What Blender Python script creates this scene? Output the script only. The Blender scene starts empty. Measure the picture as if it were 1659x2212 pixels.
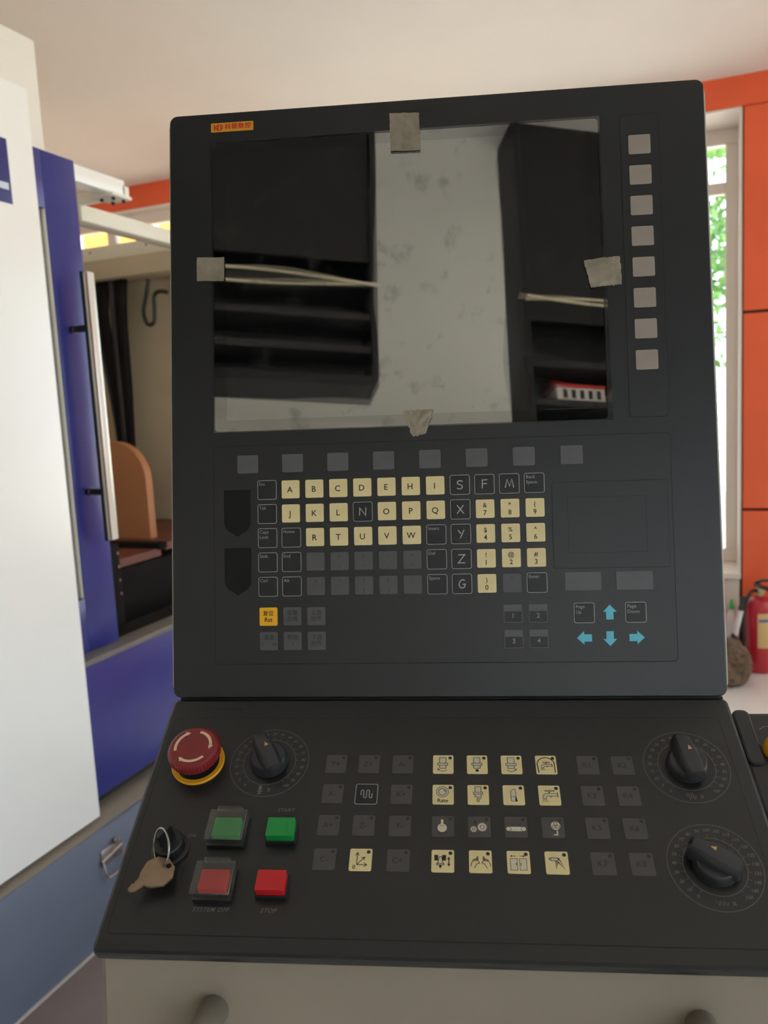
import bpy, bmesh, math, random
from mathutils import Matrix, Vector, noise
random.seed(7)
R_ = math.radians
SC = bpy.context.scene
COL = SC.collection

# ------------------------------------------------------------------ camera
# world: X along the window wall, Y towards the window wall, Z up; metres
CAM = Vector((0, 0, 1.45))
FPX, CX, CY = 1785.0, 829.5, 1106.0
YAW, PITCH, ROLL = R_(22.222), R_(7.349), R_(2.986)
_fw = Vector((-math.sin(YAW)*math.cos(PITCH), math.cos(YAW)*math.cos(PITCH), -math.sin(PITCH)))
_rt = Vector((math.cos(YAW), math.sin(YAW), 0))
_dn = _fw.cross(_rt)
C_R = math.cos(ROLL)*_rt + math.sin(ROLL)*_dn
C_D = -math.sin(ROLL)*_rt + math.cos(ROLL)*_dn
cd = bpy.data.cameras.new('camera')
cam = bpy.data.objects.new('camera', cd); COL.objects.link(cam)
cd.sensor_fit = 'VERTICAL'; cd.sensor_height = 36.0; cd.sensor_width = 27.0
cd.lens = FPX/2212*36.0
cd.clip_start = 0.05; cd.clip_end = 200
mw = Matrix.Identity(4)
for i in range(3):
    mw[i][0] = C_R[i]; mw[i][1] = -C_D[i]; mw[i][2] = -_fw[i]; mw[i][3] = CAM[i]
cam.matrix_world = mw
cd.dof.use_dof = True; cd.dof.focus_distance = 0.70; cd.dof.aperture_fstop = 9.5
SC.camera = cam

# ------------------------------------------------------------------ world, light, exposure
w = bpy.data.worlds.new('sky'); SC.world = w; w.use_nodes = True
bg = w.node_tree.nodes['Background']
bg.inputs[0].default_value = (0.86, 0.98, 1.15, 1); bg.inputs[1].default_value = 4.05
sun_d = bpy.data.lights.new('sun', 'SUN'); sun_d.energy = 11.0; sun_d.angle = R_(2); sun_d.color = (1, .95, .86)
sun = bpy.data.objects.new('sun', sun_d); COL.objects.link(sun)
sun.rotation_euler = Vector((.22, .36, -.9)).to_track_quat('-Z', 'Y').to_euler()   # high sun from behind the building
VS = SC.view_settings
VS.view_transform = 'Standard'; VS.look = 'None'; VS.gamma = 1.0; VS.exposure = 0.0
VS.use_curve_mapping = False
SC.cycles.use_denoising = True
SC.cycles.max_bounces = 10; SC.cycles.diffuse_bounces = 6; SC.cycles.transparent_max_bounces = 16
SC.cycles.sample_clamp_indirect = 8.0

def portal(name, loc, rot, sx, sy):
    d = bpy.data.lights.new(name, 'AREA'); d.shape = 'RECTANGLE'; d.size = sx; d.size_y = sy
    d.cycles.is_portal = True
    o = bpy.data.objects.new(name, d); COL.objects.link(o); o.location = loc; o.rotation_euler = rot
    return o

# ------------------------------------------------------------------ pixel -> direction helpers
def ray(px, py):
    return C_R*((px-CX)/FPX) + C_D*((py-CY)/FPX) + _fw
def on(ax, px, py, v):
    r = ray(px, py); return CAM + r*((v-CAM[ax])/r[ax])

# ------------------------------------------------------------------ materials
MATS = {}
def s2l(c): return tuple((x/255/12.92 if x/255 <= .04045 else ((x/255+.055)/1.055)**2.4) for x in c)
def mat(name, rgb, rough=.5, metal=0., var=0., scale=8., bump=0., bscale=60., spec=.5, coat=0., rvar=0., bdist=.002):
    m = bpy.data.materials.new(name); m.use_nodes = True
    nt = m.node_tree; p = nt.nodes['Principled BSDF']
    c = s2l(rgb)
    p.inputs['Base Color'].default_value = (*c, 1); p.inputs['Roughness'].default_value = rough
    p.inputs['Metallic'].default_value = metal; p.inputs['Specular IOR Level'].default_value = spec
    p.inputs['Coat Weight'].default_value = coat
    tc = nt.nodes.new('ShaderNodeTexCoord')
    if var or rvar:
        n = nt.nodes.new('ShaderNodeTexNoise'); n.inputs['Scale'].default_value = scale
        n.inputs['Detail'].default_value = 5; nt.links.new(tc.outputs['Object'], n.inputs['Vector'])
        if var:
            r = nt.nodes.new('ShaderNodeMapRange'); r.inputs['From Min'].default_value = .3; r.inputs['From Max'].default_value = .7
            r.inputs['To Min'].default_value = 1-var; r.inputs['To Max'].default_value = 1+var
            nt.links.new(n.outputs['Fac'], r.inputs['Value'])
            v = nt.nodes.new('ShaderNodeVectorMath'); v.operation = 'SCALE'; v.inputs[0].default_value = c
            nt.links.new(r.outputs[0], v.inputs['Scale']); nt.links.new(v.outputs[0], p.inputs['Base Color'])
        if rvar:
            r = nt.nodes.new('ShaderNodeMapRange'); r.inputs['From Min'].default_value = .3; r.inputs['From Max'].default_value = .7
            r.inputs['To Min'].default_value = max(rough-rvar, .01); r.inputs['To Max'].default_value = min(rough+rvar, 1)
            nt.links.new(n.outputs['Fac'], r.inputs['Value']); nt.links.new(r.outputs[0], p.inputs['Roughness'])
    if bump:
        n = nt.nodes.new('ShaderNodeTexNoise'); n.inputs['Scale'].default_value = bscale; n.inputs['Detail'].default_value = 3
        nt.links.new(tc.outputs['Object'], n.inputs['Vector'])
        b = nt.nodes.new('ShaderNodeBump'); b.inputs['Strength'].default_value = bump; b.inputs['Distance'].default_value = bdist
        nt.links.new(n.outputs['Fac'], b.inputs['Height']); nt.links.new(b.outputs[0], p.inputs['Normal'])
    MATS[name] = m; return m

def glassy(name, fac, rough=.02, tint=(1, 1, 1), gloss=(1, 1, 1), fresnel=True, dirt=0., dirt_scale=14, top=.9):
    """thin clear sheet: straight-through plus mirror reflection"""
    m = bpy.data.materials.new(name); m.use_nodes = True; nt = m.node_tree; nt.nodes.clear()
    o = nt.nodes.new('ShaderNodeOutputMaterial'); mx = nt.nodes.new('ShaderNodeMixShader')
    t = nt.nodes.new('ShaderNodeBsdfTransparent'); g = nt.nodes.new('ShaderNodeBsdfGlossy')
    t.inputs[0].default_value = (*tint, 1); g.inputs[0].default_value = (*gloss, 1); g.inputs['Roughness'].default_value = rough
    if fresnel:
        l = nt.nodes.new('ShaderNodeLayerWeight'); l.inputs[0].default_value = .25
        mr = nt.nodes.new('ShaderNodeMapRange'); mr.inputs['To Min'].default_value = fac; mr.inputs['To Max'].default_value = top
        nt.links.new(l.outputs['Fresnel'], mr.inputs['Value']); nt.links.new(mr.outputs[0], mx.inputs[0])
    else: mx.inputs[0].default_value = fac
    nt.links.new(t.outputs[0], mx.inputs[1]); nt.links.new(g.outputs[0], mx.inputs[2])
    last = mx
    if dirt:
        tc = nt.nodes.new('ShaderNodeTexCoord'); n = nt.nodes.new('ShaderNodeTexNoise')
        n.inputs['Scale'].default_value = dirt_scale; n.inputs['Detail'].default_value = 9; n.inputs['Roughness'].default_value = .65
        nt.links.new(tc.outputs['Object'], n.inputs['Vector'])
        cr = nt.nodes.new('ShaderNodeMapRange'); cr.inputs['From Min'].default_value = .56; cr.inputs['From Max'].default_value = .80
        cr.inputs['To Min'].default_value = .0; cr.inputs['To Max'].default_value = dirt
        nt.links.new(n.outputs['Fac'], cr.inputs['Value'])
        d = nt.nodes.new('ShaderNodeBsdfDiffuse'); d.inputs[0].default_value = (.10, .095, .085, 1)
        m2 = nt.nodes.new('ShaderNodeMixShader'); nt.links.new(cr.outputs[0], m2.inputs[0])
        nt.links.new(mx.outputs[0], m2.inputs[1]); nt.links.new(d.outputs[0], m2.inputs[2]); last = m2
    nt.links.new(last.outputs[0], o.inputs[0]); MATS[name] = m; return m

def mirror_dark(name, fac, base, rough=.02):
    """dark display glass: dark body under a mirror-like surface"""
    m = bpy.data.materials.new(name); m.use_nodes = True; nt = m.node_tree; nt.nodes.clear()
    o = nt.nodes.new('ShaderNodeOutputMaterial'); mx = nt.nodes.new('ShaderNodeMixShader')
    d = nt.nodes.new('ShaderNodeBsdfDiffuse'); g = nt.nodes.new('ShaderNodeBsdfGlossy')
    d.inputs[0].default_value = (*s2l(base), 1); g.inputs['Roughness'].default_value = rough
    mx.inputs[0].default_value = fac
    nt.links.new(d.outputs[0], mx.inputs[1]); nt.links.new(g.outputs[0], mx.inputs[2]); nt.links.new(mx.outputs[0], o.inputs[0])
    MATS[name] = m; return m

mat('panel', (22, 23, 25), .38, spec=.6, bump=.08, bscale=900, bdist=.0003, var=.06, scale=30)
mat('overlay', (22, 22, 23), .40, spec=.6, var=.06, scale=40)
mat('seam', (10, 10, 10), .7)
mat('grey_key', (84, 83, 86), .45, var=.05, scale=90)
mat('side_key', (146, 134, 126), .45, var=.04, scale=90)
mat('mid_key', (78, 77, 79), .45, var=.05, scale=90)
mat('low_key', (72, 69, 69), .5, var=.05, scale=90)
mat('cream', (222, 203, 152), .42, var=.05, scale=60)
mat('black_key', (23, 23, 25), .42)
mat('yellow_key', (240, 176, 18), .4)
mat('cyan_print', (95, 190, 215), .5)
mat('white_print', (172, 170, 168), .5)
mat('dim_print', (140, 138, 136), .5)
mat('low_print', (104, 101, 99), .5)
mat('dark_print', (34, 22, 24), .5)
mat('faint_print', (40, 39, 41), .5)
mat('tool_fill', (206, 194, 172), .5)
mat('pocket', (9, 9, 9), .6, spec=.3)
mat('housing', (176, 168, 154), .45, var=.04, scale=6)
mat('apron', (142, 130, 116), .45, var=.05, scale=5)
mat('rod', (112, 104, 94), .4)
mat('logo_yellow', (205, 145, 28), .5)
mat('logo_red', (190, 40, 26), .5)
mat('red_mushroom', (128, 30, 34), .38, var=.06, scale=60)
mat('ring_yellow', (226, 158, 18), .45)
mat('arrow_cream', (222, 190, 160), .5)
mat('knob', (46, 46, 49), .32, spec=.5)
mat('knob_mark', (205, 160, 105), .35, .4)
mat('green_btn', (16, 138, 62), .4)
mat('red_btn', (196, 26, 34), .4)
mat('button_base', (24, 24, 24), .5)
glassy('clear_cover', .02, .08, (.95, .96, .94), top=.6)
mat('brass_key', (146, 122, 102), .36, .6, var=.08, scale=120)
mat('steel', (170, 165, 160), .25, .9)
mat('foil', (150, 140, 124), .42, .45, var=.16, scale=70, bump=.5, bscale=90, bdist=.0012)
mirror_dark('lcd', .55, (17, 18, 19), .012)
mirror_dark('lcd_border', .45, (12, 12, 12), .012)
glassy('film', .10, .012, (.97, .97, .96), dirt=.30, dirt_scale=34)
# machine
mat('machine_white', (250, 248, 245), .28, spec=.5)
mat('machine_cover', (242, 237, 228), .4)
mat('machine_blue', (48, 50, 128), .30, var=.10, scale=5)
mat('sign_blue', (30, 34, 112), .4)
mat('sign_letter', (214, 220, 234), .4)
mat('beige_frame', (244, 240, 226), .4)
mat('aluminium', (236, 232, 222), .25, .25)
mat('groove_brown', (146, 92, 76), .4)
mat('black_plastic', (18, 18, 19), .4)
mat('interior', (196, 180, 152), .55, var=.08, scale=3)
mat('copper_cover', (196, 134, 92), .38, .15, var=.05, scale=4)
mat('way_brown', (116, 60, 42), .45, var=.15, scale=10)
mat('dark_steel', (26, 22, 20), .85, var=.2, scale=12, spec=.2)
mat('sill_grey', (112, 105, 99), .45, var=.1, scale=10)
mat('grey_drawer', (102, 110, 130), .42, var=.05, scale=6)
mat('base_top', (150, 138, 126), .5)
glassy('door_glass', .45, .06, (.8, .8, .76))
# room
mat('orange_panel', (244, 103, 60), .42, var=.05, scale=3)
mat('joint', (70, 46, 44), .7)
mat('ceiling', (232, 228, 222), .8, var=.02, scale=2)
mat('wall_paint', (238, 235, 230), .8, var=.03, scale=2)
mat('tile', (247, 244, 242), .22, var=.03, scale=2)
mat('grout', (190, 180, 172), .8)
mat('sill_white', (232, 220, 208), .5)
mat('frame_white', (238, 228, 220), .4)
glassy('pane', .04, .0, (.96, .97, .96))
mat('extinguisher_red', (196, 40, 56), .28, coat=.3)
mat('ext_label', (226, 190, 130), .5)
mat('ext_blue', (90, 110, 170), .5)
mat('brass', (190, 170, 130), .35, .7)
mat('rubber', (52, 50, 52), .5)
mat('hose_white', (236, 232, 232), .4)
mat('bottle', (226, 212, 214), .3)
mat('green_cap', (50, 190, 100), .4)
mat('rock', (118, 98, 82), .95, var=.45, scale=14, bump=1.0, bscale=22, bdist=.02)
mat('leaf', (98, 148, 60), .6, var=.35, scale=3)
mat('bark', (90, 74, 60), .9, var=.2, scale=8)
mat('ground', (226, 216, 200), .9, var=.05, scale=1)
mat('facade', (236, 150, 60), .8)
mat('rack', (26, 25, 26), .5)
mat('rack_board', (50, 48, 49), .55)
mat('carton_red', (206, 52, 40), .6)
mat('carton_white', (226, 220, 214), .6)
mat('floor_shade_brown', (128, 112, 110), .7, var=.05, scale=4)  # shade of the floor by the machine put into a colour
mat('cord', (238, 226, 196), .6)

# ------------------------------------------------------------------ object helpers
def link(name, mesh, material=None, parent=None, M=None):
    o = bpy.data.objects.new(name, mesh); COL.objects.link(o)
    if material and not mesh.materials:
        for k in ([material] if isinstance(material, str) else material): mesh.materials.append(MATS[k])
    if parent: o.parent = parent
    if M is not None: o.matrix_basis = M
    return o
def tag(o, label=None, cat=None, group=None, kind=None):
    if label: o['label'] = label
    if cat: o['category'] = cat
    if group: o['group'] = group
    if kind: o['kind'] = kind
    return o
def empty(name, M=None):
    o = bpy.data.objects.new(name, None); COL.objects.link(o); o.empty_display_size = .05
    if M is not None: o.matrix_basis = M
    return o
def finish(bm, name, smooth=None):
    bmesh.ops.recalc_face_normals(bm, faces=bm.faces[:])
    me = bpy.data.meshes.new(name); bm.to_mesh(me); bm.free()
    if smooth is not None:
        for p in me.polygons: p.use_smooth = True
        me.set_sharp_from_angle(angle=R_(smooth))
    return me
def T(x, y, z): return Matrix.Translation((x, y, z))
def bm_box(bm, a, b, bev=0, seg=2):
    a = Vector(a); b = Vector(b); c = (a+b)/2; s = b-a
    r = bmesh.ops.create_cube(bm, size=1, matrix=Matrix.Translation(c) @ Matrix.Diagonal((abs(s.x), abs(s.y), abs(s.z), 1)))
    if bev:
        es = {e for v in r['verts'] for e in v.link_edges}
        bmesh.ops.bevel(bm, geom=list(es), offset=bev, segments=seg, affect='EDGES', profile=.5)
def box_me(name, a, b, bev=0, seg=2):
    bm = bmesh.new(); bm_box(bm, a, b, bev, seg); return finish(bm, name, 40 if bev else None)
def rrect(x0, y0, x1, y1, r, n=5):
    pts = []
    for cx, cy, a0 in ((x1-r, y1-r, 0), (x0+r, y1-r, 90), (x0+r, y0+r, 180), (x1-r, y0+r, 270)):
        for i in range(n+1):
            a = R_(a0+90*i/n); pts.append((cx+r*math.cos(a), cy+r*math.sin(a)))
    return pts
def bm_prism(bm, pts, z0, z1, bev=0., M=None, top_only=True):
    """closed outline pts (xy) extruded z0..z1 with a chamfered top rim"""
    n = len(pts)
    c = Vector((sum(p[0] for p in pts)/n, sum(p[1] for p in pts)/n))
    def inset(d):
        out = []
        for i in range(n):
            p0, p1, p2 = Vector(pts[i-1]), Vector(pts[i]), Vector(pts[(i+1) % n])
            e1 = (p1-p0); e2 = (p2-p1)
            if e1.length < 1e-9: e1 = e2
            if e2.length < 1e-9: e2 = e1
            n1 = Vector((-e1.y, e1.x)).normalized(); n2 = Vector((-e2.y, e2.x)).normalized()
            m = n1+n2
            m = m/max(m.dot(n1), .2) if m.length > 1e-6 else n1
            out.append(p1+m*d)
        return out
    area = sum(pts[i-1][0]*pts[i][1]-pts[i][0]*pts[i-1][1] for i in range(n))
    sg = 1 if area > 0 else -1
    rings = [[(p[0], p[1], z0) for p in pts]]
    if bev:
        rings.append([(p[0], p[1], z1-bev) for p in pts])
        q = inset(sg*bev*.3); rings.append([(p[0], p[1], z1-bev*.3) for p in q])
        q = inset(sg*bev); rings.append([(p[0], p[1], z1) for p in q])
    else: rings.append([(p[0], p[1], z1) for p in pts])
    V = []
    for r in rings:
        V.append([bm.verts.new((M @ Vector(p)) if M is not None else p) for p in r])
    for a, b in zip(V, V[1:]):
        for i in range(n): bm.faces.new((a[i], a[(i+1) % n], b[(i+1) % n], b[i]))
    bm.faces.new(V[-1]); bm.faces.new(V[0][::-1])
def prism_me(name, pts, z0, z1, bev=0., smooth=18, M=None):
    bm = bmesh.new(); bm_prism(bm, pts, z0, z1, bev, M); return finish(bm, name, smooth)
def bm_lathe(bm, prof, seg=32, M=None):
    V = []
    for r, z in prof:
        if r < 1e-7: V.append([bm.verts.new((M @ Vector((0, 0, z))) if M is not None else (0, 0, z))])
        else:
            ring = []
            for i in range(seg):
                a = 2*math.pi*i/seg; p = Vector((r*math.cos(a), r*math.sin(a), z)); ring.append(bm.verts.new(M @ p if M is not None else p))
            V.append(ring)
    for a, b in zip(V, V[1:]):
        if len(a) == 1 and len(b) == 1: continue
        for i in range(seg):
            j = (i+1) % seg
            if len(a) == 1: bm.faces.new((a[0], b[i], b[j]))
            elif len(b) == 1: bm.faces.new((a[i], b[0], a[j]))
            else: bm.faces.new((a[i], b[i], b[j], a[j]))
def lathe_me(name, prof, seg=32, M=None, smooth=40):
    bm = bmesh.new(); bm_lathe(bm, prof, seg, M); return finish(bm, name, smooth)
def bm_tube(bm, path, r, seg=10, closed=False, caps=True):
    P = [Vector(p) for p in path]; n = len(P); rr = r if isinstance(r, (list, tuple)) else [r]*n
    V = []; up = None
    for i in range(n):
        if closed: t = P[(i+1) % n]-P[i-1]
        else: t = P[min(i+1, n-1)]-P[max(i-1, 0)]
        t.normalize()
        if up is None:
            up = t.orthogonal().normalized()
        up = (up-t*up.dot(t)).normalized(); b = t.cross(up)
        V.append([bm.verts.new(P[i]+(up*math.cos(2*math.pi*k/seg)+b*math.sin(2*math.pi*k/seg))*rr[i]) for k in range(seg)])
    rng = range(n) if closed else range(n-1)
    for i in rng:
        a, b = V[i], V[(i+1) % n]
        for k in range(seg): bm.faces.new((a[k], a[(k+1) % seg], b[(k+1) % seg], b[k]))
    if caps and not closed: bm.faces.new(V[0][::-1]); bm.faces.new(V[-1])
def tube_me(name, path, r, seg=10, closed=False):
    bm = bmesh.new(); bm_tube(bm, path, r, seg, closed); return finish(bm, name, 60)
def smooth_path(pts, n=8):
    P = [Vector(p) for p in pts]; out = []
    for i in range(len(P)-1):
        p0, p1, p2, p3 = P[max(i-1, 0)], P[i], P[i+1], P[min(i+2, len(P)-1)]
        for k in range(n):
            t = k/n
            out.append(.5*((2*p1)+(p2-p0)*t+(2*p0-5*p1+4*p2-p3)*t*t+(3*p1-p0-3*p2+p3)*t**3))
    out.append(P[-1]); return out

# ------------------------------------------------------------------ flat print (lettering, symbols)
MM = .001
class Print:
    """flat ink: polygons and stroked lines, coordinates in mm on the face of a part"""
    def __init__(self, mats): self.bm = bmesh.new(); self.mats = mats
    def poly(self, pts, m=0, h=.05):
        f = self.bm.faces.new([self.bm.verts.new((x*MM, y*MM, h*MM)) for x, y in pts]); f.material_index = m
        f.normal_update()
        if f.normal.z < 0: f.normal_flip()
    def line(self, pts, w=.45, m=0, h=.07, closed=False):
        P = [Vector(p) for p in pts]; n = len(P); L = []; Rr = []
        for i in range(n):
            if closed: a, b = P[i-1], P[(i+1) % n]
            else: a, b = P[max(i-1, 0)], P[min(i+1, n-1)]
            e1 = (P[i]-a); e2 = (b-P[i])
            if e1.length < 1e-9: e1 = e2
            if e2.length < 1e-9: e2 = e1
            n1 = Vector((-e1.y, e1.x)).normalized(); n2 = Vector((-e2.y, e2.x)).normalized()
            s = n1+n2
            s = s/max(s.dot(n1), .35) if s.length > 1e-6 else n1
            L.append(P[i]+s*w/2); Rr.append(P[i]-s*w/2)
        vl = [self.bm.verts.new((p.x*MM, p.y*MM, h*MM)) for p in L]; vr = [self.bm.verts.new((p.x*MM, p.y*MM, h*MM)) for p in Rr]
        for i in range(n if closed else n-1):
            j = (i+1) % n
            f = self.bm.faces.new((vr[i], vr[j], vl[j], vl[i])); f.material_index = m
    def arc(self, cx, cy, r, a0, a1, w=.45, m=0, h=.07, n=20, ry=None):
        ry = ry or r
        self.line([(cx+r*math.cos(R_(a0+(a1-a0)*i/n)), cy+ry*math.sin(R_(a0+(a1-a0)*i/n))) for i in range(n+1)], w, m, h)
    def circle(self, cx, cy, r, w=.45, m=0, h=.07, n=40):
        self.line([(cx+r*math.cos(2*math.pi*i/n), cy+r*math.sin(2*math.pi*i/n)) for i in range(n)], w, m, h, True)
    def disc(self, cx, cy, r, m=0, h=.05, n=20, ry=None):
        ry = ry or r
        self.poly([(cx+r*math.cos(2*math.pi*i/n), cy+ry*math.sin(2*math.pi*i/n)) for i in range(n)], m, h)
    def rect(self, x0, y0, x1, y1, m=0, h=.05): self.poly([(x0, y0), (x1, y0), (x1, y1), (x0, y1)], m, h)
    def frame(self, x0, y0, x1, y1, w=.45, m=0, h=.07): self.line([(x0, y0), (x1, y0), (x1, y1), (x0, y1)], w, m, h, True)
    def arrow(self, a, b, w=.45, head=1.5, m=0, h=.07):
        a = Vector(a); b = Vector(b); d = (b-a).normalized(); nn = Vector((-d.y, d.x))
        self.line([a, b-d*head*.6], w, m, h); self.poly([b, b-d*head+nn*head*.5, b-d*head-nn*head*.5], m, h)
    def text(self, s, x, y, cap, m=0, h=.06, al='CENTER', shear=0., space=1.):
        me = text_mesh(s, cap, al, shear, space)
        i0 = len(self.bm.faces); nv = len(self.bm.verts)
        tmp = me.copy(); tmp.transform(Matrix.Translation((x*MM, y*MM, h*MM)))
        self.bm.from_mesh(tmp); bpy.data.meshes.remove(tmp); self.bm.faces.ensure_lookup_table()
        for f in self.bm.faces[i0:]: f.material_index = m
    def build(self, name, parent, M=None):
        me = bpy.data.meshes.new(name); self.bm.to_mesh(me); self.bm.free()
        return link(name, me, self.mats, parent, M)
_tc = {}
def text_mesh(s, cap, al='CENTER', shear=0., space=1.):
    k = (s, cap, al, shear, space)
    if k not in _tc:
        c = bpy.data.curves.new('t', 'FONT'); c.body = s; c.size = cap*MM/.72; c.align_x = al; c.align_y = 'CENTER'
        c.shear = shear; c.space_character = space; c.resolution_u = 3; c.offset = cap*MM*.018
        o = bpy.data.objects.new('t', c)
        me = bpy.data.meshes.new_from_object(o); me.materials.clear()
        # centre vertically on the drawn glyphs for a predictable baseline
        bpy.data.objects.remove(o); bpy.data.curves.remove(c); _tc[k] = me
    return _tc[k]

# ================================================================== ROOM
CEIL = 2.96; WY = 4.65; WX0, WX1 = -5.2, 2.6; BY = -3.6
def struct(name, me, m, parent=None, M=None):
    o = link(name, me, m, parent, M)
    if not parent: o['kind'] = 'structure'
    return o
fl = struct('floor', box_me('floor', (WX0-.2, BY-.2, -.12), (WX1+.2, WY+.45, -.006)), 'grout')
tile_me = box_me('tile', (-.3975, -.3975, -.006), (.3975, .3975, 0), .001, 1)
ix = 0
x = WX0+.25
while x < WX1+.2:
    y = BY+.27
    while y < WY+.1:
        link('tile', tile_me, 'tile', fl, T(x, y, 0)); y += .8
    x += .8
struct('ceiling', box_me('ceiling', (WX0-.2, BY-.2, CEIL), (WX1+.2, WY+.45, CEIL+.15)), 'ceiling')
bm = bmesh.new(); BX0, BX1 = 1.62, 2.5                    # back wall; unseen window added to brighten the console's lower right
for a, b in (((WX0-.2, BY-.2, 0), (BX0, BY, CEIL)), ((BX1, BY-.2, 0), (WX1+.2, BY, CEIL)), ((BX0, BY-.2, 0), (BX1, BY, .6)), ((BX0, BY-.2, 2.75), (BX1, BY, CEIL))): bm_box(bm, a, b)
struct('wall_back', finish(bm, 'wall'), 'wall_paint')
t = empty('window_7', T((BX0+BX1)/2, BY-.1, .6)); t['kind'] = 'structure'  # added unseen window, brightens the console's lower right
hw = (BX1-BX0)/2
for x0, x1, z0, z1 in ((-hw, hw, 0, .06), (-hw, hw, 2.09, 2.15), (-hw, -hw+.06, .06, 2.09), (hw-.06, hw, .06, 2.09), (-.03, .03, .06, 2.09)): link('frame', box_me('frame', (x0, -.03, z0), (x1, .03, z1), .003, 1), 'frame_white', t)
for x0, x1 in ((-hw+.06, -.03), (.03, hw-.06)): link('pane', box_me('pane', (x0, -.003, .06), (x1, .003, 2.09)), 'pane', t)
portal('daylight', ((BX0+BX1)/2, BY-.25, 1.675), (R_(90), 0, 0), BX1-BX0, 2.15)
struct('wall_left', box_me('wall', (WX0-.2, BY, 0), (WX0, WY, CEIL)), 'wall_paint')
# window wall in orange cladding
bm = bmesh.new()
FW = [(-4.9, -2.75), (-2.35, .11), (1.35, 2.45)]         # window openings along X
WZ0, WZ1 = .45, 2.815
core0, core1 = WY+.02, WY+.42
bm_box(bm, (WX0, core0, WZ1), (WX1, core1, CEIL)); bm_box(bm, (WX0, core0, 0), (WX1, core1, WZ0))
xs = [WX0]+[v for a in FW for v in a]+[WX1]
for a, b in zip(xs[::2], xs[1::2]): bm_box(bm, (a, core0, WZ0), (b, core1, WZ1))
wf = struct('wall_front', finish(bm, 'wall'), 'joint')
def clad(x0, x1, z0, z1, m='orange_panel', name='panel'):
    link(name, box_me('panel', (x0+.007, WY, z0+.007), (x1-.007, WY+.02, z1-.007), .002, 1), m, wf)
for a, b in ((-5.2, -3.70), (-3.70, -2.2), (-2.2, -.9), (-.9, 1.35), (1.35, 2.6)):
    link('panel', box_me('panel', (a+.001, WY, WZ1), (b-.001, WY+.02, CEIL), .001, 1), 'orange_panel', wf)
for a, b in zip(xs[::2], xs[1::2]):
    for z0, z1 in ((0, .815), (.815, 1.822), (1.822, 2.818)): clad(a, b, z0, z1)
for a, b in FW: clad(a, b, 0, WZ0, 'sill_white')
def window(name, x0, x1, back=.33):
    """frame, mullion, transom and panes set in the outer half of the opening; reveal lined white"""
    t = empty(name, T((x0+x1)/2, WY+back, WZ0)); t['kind'] = 'structure'
    hx = (x1-x0)/2; H = WZ1-WZ0
    def b(n, a, c, m, bev=.003): return link(n, box_me(n, a, c, bev, 1), m, t)
    b('reveal', (-hx, -back, H-.012), (hx, .38-back, H), 'frame_white'); b('window_sill', (-hx, -back-.03, -.0), (hx, .38-back, .03), 'sill_white')
    for s in (-1, 1): b('reveal', (s*hx-(.012 if s > 0 else 0), -back, 0), (s*hx+(.012 if s < 0 else 0), .38-back, H), 'frame_white')
    b('frame', (-hx, -.03, H-.09), (hx, .03, H-.012), 'frame_white'); b('frame', (-hx, -.03, .03), (hx, .03, .10), 'frame_white')
    for s in (-1, 1): b('frame', (s*hx-(.075 if s > 0 else -.012), -.027, .10), (s*hx+(.075 if s < 0 else -.012), .027, H-.09), 'frame_white')
    n = 2 if hx > .8 else 1
    if n == 2: b('mullion', (-.035, -.026, .10), (.035, .026, H-.09), 'frame_white')
    b('transom', (-hx+.075, -.022, H-.34), (hx-.075, .022, H-.28), 'frame_white')
    xs_ = [-hx+.03, 0, hx-.03] if n == 2 else [-hx+.03, hx-.03]
    for a, c in zip(xs_, xs_[1:]):
        link('pane', box_me('pane', (a, -.003, .06), (c, .003, H-.31)), 'pane', t)
        link('pane', box_me('pane', (a, -.003, H-.31), (c, .003, H-.05)), 'pane', t)
    return t
for i, (a, b) in enumerate(FW):
    window('window_%d' % (i+1), a, b, .10 if i == 0 else .33)
    portal('daylight', ((a+b)/2, WY+.45, (WZ0+WZ1)/2), (R_(-90), 0, 0), b-a, WZ1-WZ0)
# right-hand wall with windows, outside the picture, the room's side daylight
RW = [(-3.2, -1.3), (-.9, 1.0), (1.3, 4.4)]
bm = bmesh.new()
bm_box(bm, (WX1, BY, 2.75), (WX1+.2, WY, CEIL)); bm_box(bm, (WX1, BY, 0), (WX1+.2, WY, .6))
ys = [BY]+[v for a in RW for v in a]+[WY]
for a, b in zip(ys[::2], ys[1::2]): bm_box(bm, (WX1, a, .6), (WX1+.2, b, 2.75))
struct('wall_right', finish(bm, 'wall'), 'wall_paint')
for i, (a, b) in enumerate(RW):
    t = empty('window_%d' % (i+4), T(WX1+.1, (a+b)/2, .6)); t['kind'] = 'structure'
    h = (b-a)/2
    for q, (y0, y1, z0, z1) in enumerate(((-h, h, 0, .06), (-h, h, 2.09, 2.15), (-h, -h+.06, .06, 2.09), (h-.06, h, .06, 2.09), (-.03, .03, .06, 2.09))):
        link('frame', box_me('frame', (-.03, y0, z0), (.03, y1, z1), .003, 1), 'frame_white', t)
    for y0, y1 in ((-h+.06, -.03), (.03, h-.06)): link('pane', box_me('pane', (-.003, y0, .06), (.003, y1, 2.09)), 'pane', t)
    portal('daylight', (WX1+.25, (a+b)/2, 1.675), (0, R_(90), 0), 2.15, b-a)

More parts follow.
